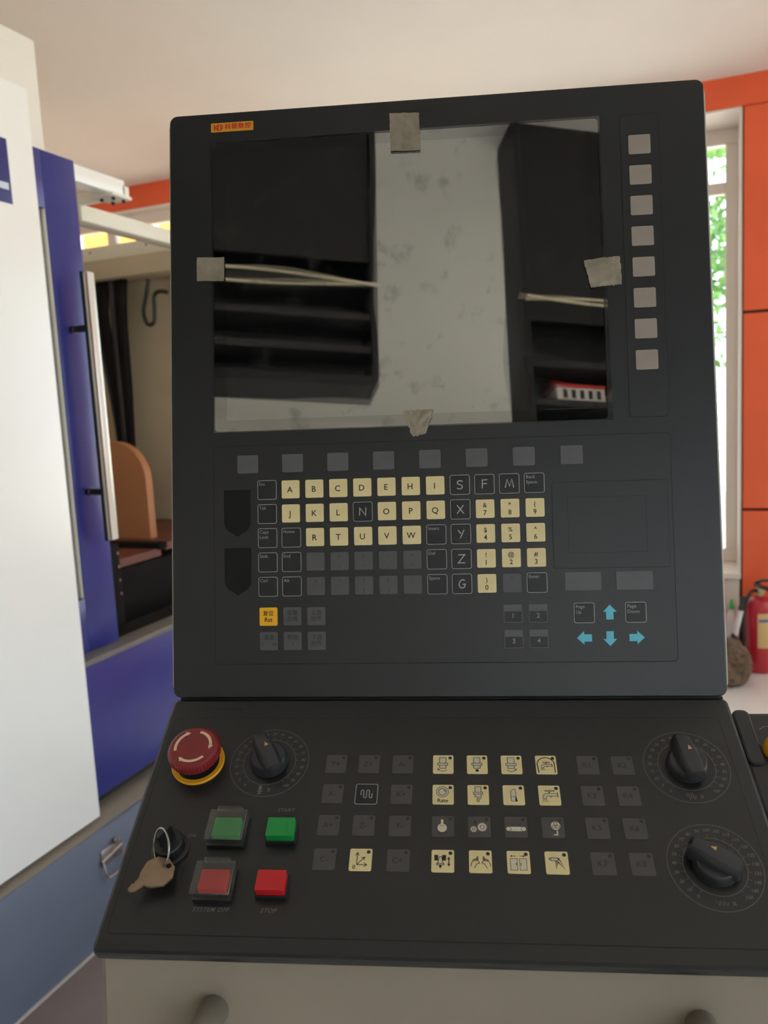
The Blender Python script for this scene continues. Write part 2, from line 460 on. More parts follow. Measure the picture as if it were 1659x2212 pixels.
# ================================================================== OUTSIDE
struct('ground', box_me('ground', (-40, WY+.45, -.5), (40, 60, -.15)), 'ground')
struct('ground', box_me('ground', (WX1+.2, BY-.2, -.5), (40, WY+.45, -.15)), 'ground')
struct('ground', box_me('ground', (-40, -40, -.5), (40, BY-.2, -.15)), 'ground')
def tree(x, y, h, r, seed, label):
    rd = random.Random(seed)
    t = empty('tree', T(x, y, -.15)); tag(t, label, 'tree', 'trees outside the windows')
    link('trunk', tube_me('trunk', smooth_path([(0, 0, 0), (.05, .03, h*.3), (-.04, .05, h*.6), (.05, 0, h*.8)], 4), [.13-.006*i for i in range(13)], 8), 'bark', t)
    bm = bmesh.new()
    for c in range(26):
        a = rd.uniform(0, 6.28); rr = r*math.sqrt(rd.random())*.8; zc = h*rd.uniform(.42, .98)
        cc = Vector((rr*math.cos(a), rr*math.sin(a), zc)); cr = r*rd.uniform(.3, .5)
        for k in range(130):
            d = Vector((rd.gauss(0, 1), rd.gauss(0, 1), rd.gauss(0, .8))); d = d/max(d.length, .1)*cr*rd.uniform(.5, 1)
            p = cc+d; u = Vector((rd.gauss(0, 1), rd.gauss(0, 1), rd.gauss(0, 1))).normalized(); v = u.orthogonal().normalized(); s = rd.uniform(.05, .09)
            bm.faces.new([bm.verts.new(p+u*s*1.4), bm.verts.new(p+v*s*.6), bm.verts.new(p-u*s*1.4), bm.verts.new(p-v*s*.6)])
    me = bpy.data.meshes.new('foliage'); bm.to_mesh(me); bm.free()
    o = link('foliage', me, 'leaf', t); o['kind'] = 'stuff'
tree(-.35, 10.2, 5.6, 1.7, 1, 'leafy green tree seen through the window beside the orange column')
tree(-3.2, 11.5, 5.0, 1.6, 2, 'leafy tree outside, standing behind the control console')
tree(6.5, 2.4, 4.8, 1.7, 3, 'leafy tree outside the side windows')
tree(6.8, -1.2, 4.6, 1.6, 4, 'leafy tree outside the rearmost side window')
fa = tag(empty('annex_building', T(-6.6, 8.2, -.15)), 'low yellow-orange building outside the windows behind the machine', 'building')
link('wall', box_me('wall', (-2.2, 0, 0), (2.4, .2, 5.2), .01, 1), 'facade', fa)
link('roof', box_me('roof', (-2.4, -.5, 5.2), (2.6, .4, 5.4), .01, 1), 'frame_white', fa)
for xx in (-1.6, -.5, .6, 1.7): link('window', box_me('win', (xx-.06, -.03, .3), (xx+.06, 0, 5.1), .005, 1), 'frame_white', fa)

# ================================================================== CONTROL CONSOLE
# pose of the console: origin at the middle of the upper panel's lower edge
kx, ky, kz = Vector((.9581, .2861, -.0155)), Vector((-.2841, .9419, -.1793)), Vector((-.0367, .1762, .9837))
kx.normalize(); ky = (ky-kx*ky.dot(kx)).normalized(); kz = kx.cross(ky)
KM = Matrix.Identity(4)
for i in range(3):
    KM[i][0] = kx[i]; KM[i][1] = ky[i]; KM[i][2] = kz[i]
KM.translation = CAM+Vector((-.22395, .65944, -.25473))
con = empty('control_console', KM)
tag(con, 'black machine control console with taped screen, key panels, dials and red emergency stop', 'control console')
TH = R_(50.05)
FU = Matrix(((1, 0, 0, 0), (0, 0, -1, 0), (0, 1, 0, 0), (0, 0, 0, 1)))
FL = Matrix(((1, 0, 0, 0), (0, math.sin(TH), -math.cos(TH), .0002), (0, math.cos(TH), math.sin(TH), -.0033), (0, 0, 0, 1)))
def U(u, v, h=0): return FU @ T(u*MM, v*MM, h*MM)
def L(u, v, h=0): return FL @ T(u*MM, v*MM, h*MM)
def mm(pts): return [(x*MM, y*MM) for x, y in pts]

# upper panel: front plate with the screen cut out
def plate_with_hole(name, outer, inner, z0, z1, bev):
    bm = bmesh.new(); n = len(outer)
    def loop(pts, z): return [bm.verts.new((x, y, z)) for x, y in pts]
    def shrink(pts, d):
        xs_ = [p[0] for p in pts]; ys_ = [p[1] for p in pts]; cx = (min(xs_)+max(xs_))/2; cy = (min(ys_)+max(ys_))/2
        wx = max(xs_)-min(xs_); wy = max(ys_)-min(ys_)
        return [(cx+(x-cx)*(wx-2*d)/wx, cy+(y-cy)*(wy-2*d)/wy) for x, y in pts]
    a = loop(outer, z0); b = loop(outer, z1-bev); c0 = loop(shrink(outer, bev*.3), z1-bev*.3); c = loop(shrink(outer, bev), z1)
    for p, q in ((a, b), (b, c0), (c0, c)):
        for i in range(n): bm.faces.new((p[i], p[(i+1) % n], q[(i+1) % n], q[i]))
    m = len(inner); d = loop(inner, z1); e = loop(inner, z0)
    for i in range(m): bm.faces.new((d[i], d[(i+1) % m], e[(i+1) % m], e[i]))
    es = [bm.edges.get((c[i], c[(i+1) % n])) for i in range(n)]+[bm.edges.get((d[i], d[(i+1) % m])) for i in range(m)]
    bmesh.ops.triangle_fill(bm, edges=es, use_beauty=True, use_dissolve=False)
    return finish(bm, name, 18)
outer = mm(rrect(-241.5, -.6, 241.5, 537, 7)); inner = mm(rrect(-201.5, 239.3, 150, 509.2, 3.5, 3))
link('upper_panel', plate_with_hole('upper_panel', outer, inner, -5*MM, 0, 1.0*MM), 'panel', con, FU)
link('upper_housing', prism_me('upper_housing', mm(rrect(-244, 3, 244, 535, 8)), -75*MM, -5*MM, .8*MM), 'housing', con, FU)
# screen: black border glass and display area
scr = link('screen', prism_me('screen', mm(rrect(-201.4, 239.4, 149.9, 509.1, 3)), -4.8*MM, -1.4*MM, .2*MM), 'lcd_border', con, FU)
link('display_area', prism_me('display_area', mm(rrect(-189.8, 249.6, 138, 498.6, .6, 1)), -1.4*MM, -1.3*MM, 0), 'lcd', scr)
# membrane overlays
def seam(name, pts, w=.6, frame=FU, h=.02, m='seam'):
    p = Print([m]); p.line(pts, w, 0, h, True); return p.build(name, con, frame)
def overlay(name, x0, y0, x1, y1, frame=FU, r=3.5):
    o = link(name, prism_me(name, mm(rrect(x0, y0, x1, y1, r)), -.2*MM, .22*MM, .12*MM), 'overlay', con, frame)
    p = Print(['seam']); p.line(rrect(x0-.3, y0-.3, x1+.3, y1+.3, r), .55, 0, .03, True); p.build('seam', o)
    return o
overlay('keyboard_overlay', -202, 29.5, 201.5, 225.2)
overlay('side_key_overlay', 168.6, 240.2, 201.3, 508.8)
overlay('lower_overlay', -233.8, -207, 228.6, -19.8, FL)
link('lower_panel', prism_me('lower_panel', mm(rrect(-241.5, -221, 241.5, 2.6, 6)), -7*MM, 0, 3.0*MM), 'panel', con, FL)
link('hinge_strip', box_me('hinge_strip', (-.236, .0035, -.008), (.2385, .03, -.0012), .0005, 1), 'seam', con)
# label recess above the lower overlay
p = Print(['seam', 'overlay']); p.rect(-207, -14.2, -177, -9.4, 1, .02); p.line([(-208, -9), (-176.5, -9), (-176.5, -14.4)], .5, 0, .04); p.build('label_recess', con, FL)

# name plate
lp = link('name_plate', prism_me('name_plate', mm(rrect(-20, -4.3, 20, 4.3, .8, 3)), 0, .35*MM, .1*MM), 'logo_yellow', con, U(-181.9, 523.1))
p = Print(['logo_red', 'logo_yellow'])
p.line([(-16.8, 3), (-16.8, -3)], 1.3); p.poly([(-16.6, .2), (-13.6, 3), (-12.0, 3), (-15.0, .1), (-12.2, -3), (-14.0, -3), (-16.6, -.4)])
p.disc(-12.0, -.3, 2.2, 0, .06, ry=3.2); p.disc(-11.9, -.3, .7, 1, .09, ry=2.6)
p.poly([(-11.6, 2.9), (-9.6, 2.6), (-8.6, 1.2), (-8.6, -1.0), (-9.8, -2.6), (-11.6, -3.2)], 0, .065)
p.line([(-10.3, 1.6), (-9.7, .6), (-9.8, -.8), (-10.3, -1.6)], .35, 1, .1); p.line([(-11.6, 3), (-11.6, -3.3)], .3, 1, .1)
for k, ch in enumerate('科德数控'):
    for dx in (-.18, .18): p.text(ch, -4.1+6.35*k+dx, .1, 4.1, 0, .06+.004*(dx > 0))
p.build('legend', lp, T(0, 0, .35*MM))

# ---- keys
def key_mesh(name, wx, wy, h, m, r=1.3, bev=.25):
    me = prism_me(name, mm(rrect(-wx/2, -wy/2, wx/2, wy/2, r, 3)), 0, h*MM, bev*MM); me.materials.append(MATS[m]); return me
KH = .75
K_CREAM = key_mesh('cream_key', 16.3, 16.3, KH, 'cream'); K_BLACK = key_mesh('black_key', 15.9, 15.9, .5, 'black_key')
K_GREY = key_mesh('grey_key', 16.2, 16.2, .5, 'mid_key'); K_YEL = key_mesh('yellow_key', 16.3, 16.3, KH, 'yellow_key')
K_SOFT = key_mesh('soft_key', 19.1, 16.4, .5, 'grey_key'); K_SIDE = key_mesh('side_key', 19.0, 17.3, .5, 'side_key')
K_MOUSE = key_mesh('mouse_key', 31, 16, .5, 'grey_key')
K_LC = key_mesh('cream_key', 16.6, 17.5, .5, 'cream'); K_LG = key_mesh('grey_key', 16.8, 17.3, .4, 'low_key'); K_LB = key_mesh('black_key', 16.4, 17.0, .3, 'black_key')
COLS = [-153.2+21.65*i for i in range(12)]; ROWS = [185.1, 163.4, 141.7, 119.85, 98.0]
def key(me, u, v, name='keyboard_key', F=U, h=.22): return link(name, me, None, con, F(u, v, h))
def outline(k, s=17.1, h=.1, w=.42, m='white_print', sy=None):
    sy = sy or s
    p = Print([m]); p.line(rrect(-s/2, -sy/2, s/2, sy/2, 1.6, 3), w, 0, h, True); return p.build('outline', k)
def cream(u, v, t, sub=None):
    k = key(K_CREAM, u, v); p = Print(['dark_print'])
    if sub: p.text(t, -.2, 2.9, 4.0); p.text(sub, -.2, -3.7, 4.4)
    else: p.text(t, -.6, -.6, 5.3)
    p.build('legend', k, T(0, 0, KH*MM))
HAND = {'S': [[(2.6, 2.6), (1.4, 3.5), (-.6, 3.5), (-2, 2.6), (-2.1, 1.2), (-.8, .3), (1, -.2), (2.2, -1.2), (2.2, -2.5), (.8, -3.6), (-1, -3.6), (-2.6, -2.9)]],
 'F': [[(2.6, 3.8), (-1.9, 3.6), (-2.0, -3.8)], [(-1.9, .3), (2, .4)]],
 'M': [[(-3.6, -3.6), (-1.9, 3.8), (.1, -2.4), (2.3, 3.8), (3.7, -3.6)]],
 'X': [[(-2.8, 3.6), (2.9, -3.7)], [(2.8, 3.6), (-2.9, -3.7)]],
 'Y': [[(-2.6, 3.4), (0, .2)], [(2.8, 3.6), (-.6, -3.7)]],
 'Z': [[(-2.8, 3.5), (2.9, 3.6), (-2.9, -3.6), (3, -3.5)]],
 'G': [[(2.4, 2.8), (1.2, 3.6), (-.6, 3.2), (-2.2, 1.4), (-2.7, -1), (-1.8, -3.2), (.2, -3.7), (2.0, -2.9), (2.8, -.3), (.4, -.5)]],
 'N': [[(-2.9, -3.4), (-2.6, 3.4), (2.6, -3.3), (2.9, 3.6)]]}
def hand(u, v, ch):
    k = key(K_BLACK, u, v); outline(k); p = Print(['white_print'])
    for s in HAND[ch]: p.line(s, .85)
    p.build('legend', k, T(0, 0, .5*MM))
def corner(u, v, *lines):
    k = key(K_BLACK, u, v); outline(k); p = Print(['dim_print'])
    for i, s in enumerate(lines): p.text(s, -7.3, 5.3-4.6*i, 2.9, al='LEFT', space=1.05)
    p.build('legend', k, T(0, 0, .5*MM)); return k
def grey(u, v, a='', b=''):
    k = key(K_GREY, u, v)
    if a or b:
        p = Print(['faint_print'])
        if a: p.text(a, 0, 4.3, 3.0)
        if b: p.text(b, 0, -4.4, 3.0)
        p.build('legend', k, T(0, 0, .5*MM))
for i in range(8): key(K_SOFT, -170.7+41.2*i, 208.7)
for i in range(8): key(K_SIDE, 184.7, 481.6-27.4*i)
for r, row in enumerate(('=Esc A B C D E H I *S *F *M =Back_Space', '=Tab J K L *N O P Q *X &_7 *_8 (_9', '=Caps_Lock =Home R T U V W =Insert *Y $_4 %_5 ^_6',
        '=Shift =End ~ ~?_/ ~|_\\ ~:_; ~+_= =Del *Z !_1 @_2 #_3', '=Ctrl =Alt ~<_, ~~_\' ~{_[ ~}_] ~__- =Space *G )_0 ~>_. =Enter')):
    for c, s in enumerate(row.split()):
        u, v = COLS[c], ROWS[r]
        if s[0] == '=': corner(u, v, *s[1:].split('_'))
        elif s[0] == '~':
            b = s[1:]; grey(u, v, b[:1], b[2:])
        elif s[0] == '*' and len(s) == 2: hand(u, v, s[1])
        elif len(s) == 3: cream(u, v, s[0], s[2])
        else: cream(u, v, s)
# reset and Chinese function keys
k = key(K_YEL, COLS[0], 71.4); k['label'] = 'yellow reset key'
p = Print(['dark_print']); p.text('复位', 0, 2.7, 3.5); p.text('Rst', 0, -2.9, 4.0); p.build('legend', k, T(0, 0, KH*MM))
for (c, v, a, b) in ((1, 71.4, '报警', '忽略'), (2, 71.4, '上选', '控件'), (0, 49.6, '通道', ''), (1, 49.6, '帮助', '?'), (2, 49.6, '下选', '控件')):
    k = key(K_GREY, COLS[c], v); p = Print(['faint_print']); p.text(a, 0, 2.9, 3.5)
    if b: p.text(b, 0, -2.6, 3.5 if b != '?' else 3.0)
    if a == '通道': p.text('1', -5.2, -2.9, 2.6); p.text('N', 5.0, -2.9, 3.0)
    p.build('legend', k, T(0, 0, .5*MM))
# numbered function keys with a pale upper band
for n, (u, v) in enumerate(((63.45, 71.4), (85.1, 71.4), (63.6, 49.5), (85.1, 49.5))):
    k = key(K_BLACK, u, v)
    p = Print(['grey_key', 'dim_print', 'dim_print'])
    p.rect(-7.9, 2.0, 7.9, 7.9, 0, .05); p.line([(-7.8, 2), (-7.8, -7.6), (7.8, -7.6), (7.8, 2)], .2, 1, .06); p.text(str(n+1), 0, -2.0, 4.2, 2)
    p.build('legend', k, T(0, 0, .5*MM))
# port covers
sh = [(-12.2, 21), (-12.2, -8)]+[(-12.2*math.cos(R_(a)), -8-11*math.sin(R_(a))) for a in range(12, 80, 12)]+[(0, -21.4)]+[(12.2*math.cos(R_(a)), -8-11*math.sin(R_(a))) for a in range(72, 10, -12)]+[(12.2, -8), (12.2, 21)]
me = prism_me('port_cover', mm(sh[::-1]), 0, 1.0*MM, .4*MM); me.materials.append(MATS['pocket'])
for v in (164.6, 112.0): link('port_cover', me, None, con, U(-180.7, v, .22))
# touchpad
tp = link('touchpad', prism_me('touchpad', mm(rrect(99.8, 110, 197.5, 184.8, 2)), .1*MM, .34*MM, .1*MM), 'overlay', con, FU)
p = Print(['seam']); p.line(rrect(113, 123.3, 179.5, 171.5, 1.5), .35, 0, .37, True); p.line(rrect(99.6, 109.8, 197.7, 185, 2), .3, 0, .26, True); p.build('seam', tp)
for u in (124, 167.6): key(K_MOUSE, u, 98.6, 'touchpad_button')
# page keys and cyan arrows
for u, a in ((124.4, 'Up'), (167.9, 'Down')):
    corner(u, 71.3, 'Page', a)
arp = [(0, 7), (5.8, .8), (3.1, .8), (3.1, -5.8), (-3.1, -5.8), (-3.1, .8), (-5.8, .8)]
ar_me = prism_me('arrow_key', mm(arp[::-1]), 0, .35*MM, .1*MM); ar_me.materials.append(MATS['cyan_print'])
for u, v, a in ((145.9, 71.2, 0), (145.6, 49.6, 180), (124.5, 49.8, 90), (167.6, 49.8, -90)):
    o = link('arrow_key', ar_me, None, con, U(u, v, .22) @ Matrix.Rotation(R_(a), 4, 'Z')); o['label'] = 'cyan arrow key'

# ---- lower panel keys
def led(k, x=5.6, y=6.1, r=1.45, h=.4):
    link('indicator', LED_ME, None, k, T(x*MM, y*MM, h*MM))
LED_ME = lathe_me('indicator', [(1.45*MM, 0), (1.4*MM, .1*MM), (0, .16*MM)], 14); LED_ME.materials.append(MATS['faint_print'])
LC = [-86, -59, -31.3]; MC = [1.4, 28.7, 56.1, 83.5]; KC = [116.2, 143.4]; LR = [-66.4, -94.2, -121.6, -149.6]
def lkey(u, v, me): return key(me, u, v, 'machine_key', L, .22)
def squiggle(p, x, y, s, w, m=0, h=.06):
    pts = [(-4, -1.2)]+[(-4, 1.4)]+[(-2.9+1.1*math.cos(R_(a)), 2.3+1.1*math.sin(R_(a))) for a in range(180, -1, -30)]
    pts += [(-1.8+0, -2)]+[(-.7+1.1*math.cos(R_(a)), -2.4+1.1*math.sin(R_(a))) for a in range(180, 361, 30)]
    pts += [(.4, 2)]+[(1.5+1.1*math.cos(R_(a)), 2.3+1.1*math.sin(R_(a))) for a in range(180, -1, -30)]
    pts += [(2.6, -2)]+[(3.7+1.1*math.cos(R_(a)), -2.4+1.1*math.sin(R_(a))) for a in range(180, 361, 30)]+[(4.8, .6)]
    p.line([(x+a*s, y+b*s) for a, b in pts], w, m, h)
for r, row in enumerate((('Y+', 'Z+', 'A-'), ('X-', '~', 'X+'), ('A+', 'Z-', 'Y-'), ('C-', '0', 'C+'))):
    for c, s in enumerate(row):
        if s == '~':
            k = lkey(LC[c], LR[r], K_LB); outline(k, 17.4, .1, .45, sy=18); p = Print(['white_print']); squiggle(p, -.3, 0, 1.0, .6); p.build('legend', k, T(0, 0, .3*MM)); continue
        k = lkey(LC[c], LR[r], K_LC if s == '0' else K_LG); led(k, h=.5 if s == '0' else .4)
        p = Print(['dark_print' if s == '0' else 'faint_print'])
        if s == '0':
            for b in ((-2.6, 5.2), (4.6, -4.0), (2.8, 1.8)):
                p.line([(-2.6, -4), b], .55); d = Vector(b)-Vector((-2.6, -4)); d.normalize(); q = Vector((-d.y, d.x))
                p.line([Vector(b)-d*2+q*1.4, Vector(b)+d*.3, Vector(b)-d*2-q*1.4], .55)
            p.text('0', -4.6, -6.0, 3.2)
        else: p.text(s, -.4, -.3, 4.6)
        p.build('legend', k, T(0, 0, (.5 if s == '0' else .4)*MM))
for n in range(8):
    k = lkey(KC[n % 2], LR[n//2], K_LG); led(k); p = Print(['faint_print']); p.text('K%d' % (n+1), -.6, -.3, 4.6); p.build('legend', k, T(0, 0, .4*MM))
def spindle(p, x=0., y=2.0, s=1.0):
    for a in ((-2.2, 1.2, 2.2, 5.8), (-3.4, -.5, 3.4, 1.2), (-2.2, -2.9, 2.2, -.5)):
        q = [x+a[0]*s, y+a[1]*s, x+a[2]*s, y+a[3]*s]; p.rect(*q, 1, .05); p.frame(*q, .5)
def faucet(p, x=0., y=0., s=1.0):
    def t(l): return [(x+a*s, y+b*s) for a, b in l]
    p.poly(t([(6, 1.2), (-1.5, 1.2), (-3.6, .6), (-4.6, -1), (-4.6, -3.2), (-2.2, -3.2), (-2.2, -1.6), (-1.4, -1), (6, -1)]), 1, .05)
    p.line(t([(6, 1.2), (-1.5, 1.2), (-3.6, .6), (-4.6, -1), (-4.6, -3.2), (-2.2, -3.2), (-2.2, -1.6), (-1.4, -1), (6, -1)]), .42, 0, .07, True)
    p.line(t([(6.2, 2.2), (6.2, -2.2)]), .5); p.line(t([(.2, 1.2), (.2, 2.8)]), .8); p.line(t([(1.6, 1.2), (1.6, 2.8)]), .8) if False else None
    p.line(t([(-3, 3.4), (-2, 3.9), (0, 3.5), (.8, 4.5), (1.6, 3.5), (3.4, 3.9), (4.2, 3.4), (3.4, 2.9), (-2, 2.9)]), .42, 0, .07, True)
    p.line(t([(.6, -1), (.6, -1.9), (1.8, -1.9), (1.8, -1)]), .42)
    for k in range(5): p.line(t([(-4.4+.5*k, -3.7), (-5.8+1.3*k, -6.0)]), .25)
def icon(n):
    grey_ = 8 <= n < 12
    k = lkey(MC[n % 4], LR[n//4], K_LG if grey_ else K_LC); led(k, h=.4 if grey_ else .5)
    p = Print(['dark_print', 'tool_fill'])
    if n in (0, 2):
        spindle(p, -.4, -.4, 1.18); p.arc(-.4, -4.0, 3.6, 205, 335, .5, ry=2.6)
        e = -1 if n == 0 else 1; p.poly([(-.4+e*4.4, -3.6), (-.4+e*2.5, -4.9), (-.4+e*3.7, -6.0)], 0, .07)
    elif n == 1: spindle(p, -.2, -.3, 1.16); p.rect(-1.4, -6.8, 1.0, -4.7, 0, .07)
    elif n == 3:
        p.line([(-6.2, -7.6)]+[(-.2+6.8*math.cos(R_(a)), .4+6.2*math.sin(R_(a))) for a in range(190, -11, -12)]+[(6.6, -7.6)], .8); faucet(p, -.2, -.6, .78)
    elif n == 4:
        p.disc(-.5, 2.2, 4.6, 1, .05, 28); p.circle(-.5, 2.2, 4.7, .42); p.circle(-.5, 2.2, 2.9, .42); p.disc(1.1, 3.2, .6, 0, .08)
        for a in range(0, 360, 24): p.line([(-.5+3.1*math.cos(R_(a)), 2.2+3.1*math.sin(R_(a))), (-.5+4.0*math.cos(R_(a)), 2.2+4.0*math.sin(R_(a)))], .3)
        p.text('Rate', -.3, -5.6, 3.4)
    elif n == 5: spindle(p, 0, .9, 1.05); p.text('0', -.2, -5.0, 3.6); p.circle(1.9, -3.6, .5, .28)
    elif n == 6:
        q = [(-2.2, 3.2), (.6, 5.4), (1.4, 4.8), (1.9, -1.6), (1.9, -5.6), (-1.6, -5.6), (-2.2, -4.6)]; p.poly(q, 1, .05); p.line(q, .42, 0, .07, True)
        p.line([(-2.1, -1.6), (1.9, -1.6)], .42); p.poly([(1.0, -2.0), (2.0, -2.0), (3.0, -5.8), (1.0, -5.8)], 0, .08)
    elif n == 7: faucet(p, -.2, .2, 1.05)
    elif n == 8:
        p.disc(-.6, -1.4, 3.7, 1, .05, 28, ry=3.5); p.rect(-1.9, 1.2, .7, 4.2, 1, .05); p.rect(-1.6, 4.2, .4, 6, 1, .05)
        p.line([(-1.8, 1.6), (-1.8, 5.4), (-.6, 6), (.6, 5.4), (.6, 1.6)], .4); p.arc(-.6, -1.4, 3.8, 110, 430, .4); p.line([(-1.6, 1), (-2, -.4), (-1, .6), (-.2, .6), (.8, -.4), (.4, 1)], .3)
        for a in (225, 250, 275, 300, 320): p.line([(-.6+4.6*math.cos(R_(a)), -1.4+4.6*math.sin(R_(a))), (-.6+6*math.cos(R_(a)), -1.4+6*math.sin(R_(a)))], .35)
    elif n == 9:
        for cx, cy, r0, r1, nt in ((2.2, -.4, 2.9, 3.8, 18), (-4.2, -2.2, 1.9, 2.7, 14)):
            q = []
            for i in range(nt*2):
                a = math.pi*i/nt; rr = r1 if i % 2 else r0; q.append((cx+rr*math.cos(a), cy+rr*math.sin(a)))
            p.poly(q, 1, .05); p.circle(cx, cy, r0*.55, .5)
        p.poly([(-3.0, 5.8), (-4.2, 3.4), (-3.6, 2.4), (-2.6, 2.4), (-1.9, 3.4)], 0, .06)
    elif n == 10:
        p.disc(-5.6, -1.6, 2.0, 1, .05); p.disc(5.6, -1.6, 2.0, 1, .05); p.rect(-5.6, -3.4, 5.6, .2, 1, .045)
        for s in (-5.6, 5.6): p.circle(s, -1.6, 1.9, .35)
        for xx in (-2.6, -1.2, 1.6, 2.6): p.line([(xx, 1.4), (xx+.7, 2.6)], .3)
    elif n == 11:
        p.disc(2.0, 1.4, 3.6, 1, .05, 26); p.circle(2.0, 1.4, 3.7, .4)
        for a in (90, 210, 330): p.circle(2.0+1.7*math.cos(R_(a)), 1.4+1.7*math.sin(R_(a)), 1.25, .4, n=16)
        p.line([(2.8, -2.3), (2.8, -6), (0, -6)], 1.1, 1, .05)
    elif n == 12:
        p.rect(-6.2, .2, -3.4, 4.6, 0, .06); p.rect(-.4, .2, 2.4, 4.6, 0, .06)
        q = [(-2.6, 3.2), (-.9, 3.2), (.2, -2), (-3.7, -2)]; p.poly(q, 1, .07); p.line(q, .5, 0, .09, True); p.frame(-4.4, -3.2, .9, -2, .5); p.rect(-2.5, -5.4, -1, -3.2, 0, .06)
        p.line([(4.4, 2), (4.4, -3)], .7); p.poly([(4.4, 3.4), (3.2, 1.2), (5.6, 1.2)], 0, .06); p.poly([(4.4, -4.4), (3.2, -2.2), (5.6, -2.2)], 0, .06)
    elif n == 13:
        for e in (-1, 1):
            x0 = .2
            p.line([(x0+e*a, b) for a, b in ((7.2, -4.0), (6.8, -1.8), (6.0, -.2), (5.6, .9), (5.0, 1.2), (4.9, -.6), (4.4, 1.8), (3.8, 1.9), (3.9, -.2), (3.0, 2.2), (2.3, 2.0), (3.1, -.4), (2.6, 3.6), (1.8, 3.6), (2.0, .2), (.9, -.8), (1.2, -1.6), (2.8, -1.8), (4.6, -5.2))], .5)
    elif n == 14:
        for a, b in ((-5.8, -.8), (.8, 5.8)): p.rect(a, -6.2, b, 2.6, 1, .05); p.frame(a, -6.2, b, 2.6, .38)
        p.line([(-1.6, -.6), (-1.6, -2.6)], .6); p.line([(1.7, -.6), (1.7, -2.6)], .6)
        p.arrow((-1.6, 4.6), (-6.0, 4.6), .4, 1.6); p.arrow((.8, 4.6), (5.0, 4.6), .4, 1.6)
    elif n == 15:
        q = [(-5.6, 2.8), (-4.4, 3.7), (1.2, 3.4), (1.6, 2.8), (.4, 1.3), (-4.2, 1.6)]; p.poly(q, 1, .05); p.line(q, .5, 0, .07, True); p.line([(-4.2, 3.6), (-4.2, 1.7)], .4)
        p.line([(.6, 3.2), (1.6, 3.0), (5.4, -5.2), (.8, .6), (-.9, -4.8), (-.6, 1.4)], .75)
    p.build('legend', k, T(0, 0, (.4 if grey_ else .5)*MM))
for n in range(16): icon(n)

# ---- dials
def dial(u, v, vals, sym):
    p = Print(['low_print', 'faint_print'])
    p.circle(0, 0, 32.6, .42, 0, .05, 72); p.circle(0, 0, 21.8, .42, 0, .05, 60)
    for i, s in enumerate(vals):
        a = R_(90+143-14.3*i); ca, sa = math.cos(a), math.sin(a)
        p.line([(22*ca, 22*sa), (24.4*ca, 24.4*sa)], .3, 0, .05); p.text(str(s), 28.0*ca, 28.0*sa, 2.5, 0, .06, shear=.25)
    if sym == 'spindle':
        p.rect(-4.6, -24.8+-2.2, -1.8, -22.6, 0, .05); p.rect(-5.2, -28.4, -1.4, -27.4, 0, .05); p.rect(-4.8, -30.4, -2.0, -29.0, 0, .05); p.text('%', 3.4, -26.6, 3.2, shear=.25)
    elif sym == 'feed': squiggle(p, -2.6, -26.6, .72, .5, 0, .05); p.text('%', 5.4, -27.2, 2.8, shear=.25)
    else: p.line([(-6, -25), (-3.6, -28.6), (-3.2, -25), (-.8, -28.8), (-.4, -25), (1.6, -28.4), (2.4, -26)], .4, 0, .05); p.text('%', 6, -27, 2.8, shear=.25)
    return p.build('dial_scale', con, L(u, v, .22))
V1 = list(range(0, 101, 5)); V3 = list(range(0, 100, 10))+list(range(100, 151, 5))
dial(-142.1, -64.6, V1, 'spindle'); dial(192.5, -66.9, V1, 'feed'); dial(193.6, -150.2, V3, 'zigzag')
def knob(u, v, ang):
    t = L(u, v, .22) @ Matrix.Rotation(R_(ang), 4, 'Z')
    o = link('rotary_knob', lathe_me('knob', [(0, 0), (15.5*MM, 0), (15.5*MM, 3*MM), (14.6*MM, 8.0*MM), (13.4*MM, 9.2*MM), (0, 9.6*MM)], 40), 'knob', con, t)
    # grip bar: rounded wedge across the knob, longer at the pointing end
    bm = bmesh.new(); secs = []
    for y, wx, z in ((-17, 4.2, 11.0), (-15.5, 6.2, 14.5), (-6, 7.4, 17.0), (4, 7.2, 18.5), (12, 6.2, 19.0), (18, 5.4, 18.0), (20.5, 4.2, 15.0)):
        secs.append([bm.verts.new((x*MM, y*MM, zz*MM)) for x, zz in ((-wx*1.25, 5), (-wx*1.05, z-3), (-wx*.72, z-.5), (0, z), (wx*.72, z-.5), (wx*1.05, z-3), (wx*1.25, 5))])
    for a, b in zip(secs, secs[1:]):
        for i in range(6): bm.faces.new((a[i], a[i+1], b[i+1], b[i]))
        bm.faces.new((a[6], a[0], b[0], b[6]))
    bm.faces.new(secs[0]); bm.faces.new(secs[-1][::-1])
    link('grip', finish(bm, 'grip', 35), 'knob', o)
    p = Print(['knob_mark']); p.poly([(-1.7, -1.6), (1.7, -1.6), (0, 2.6)], 0, 0); p.build('pointer_mark', o, T(1.5*MM, 4*MM, 18.6*MM))
knob(-142.1, -64.6, 32); knob(192.5, -66.9, 12); knob(193.6, -150.2, 62)

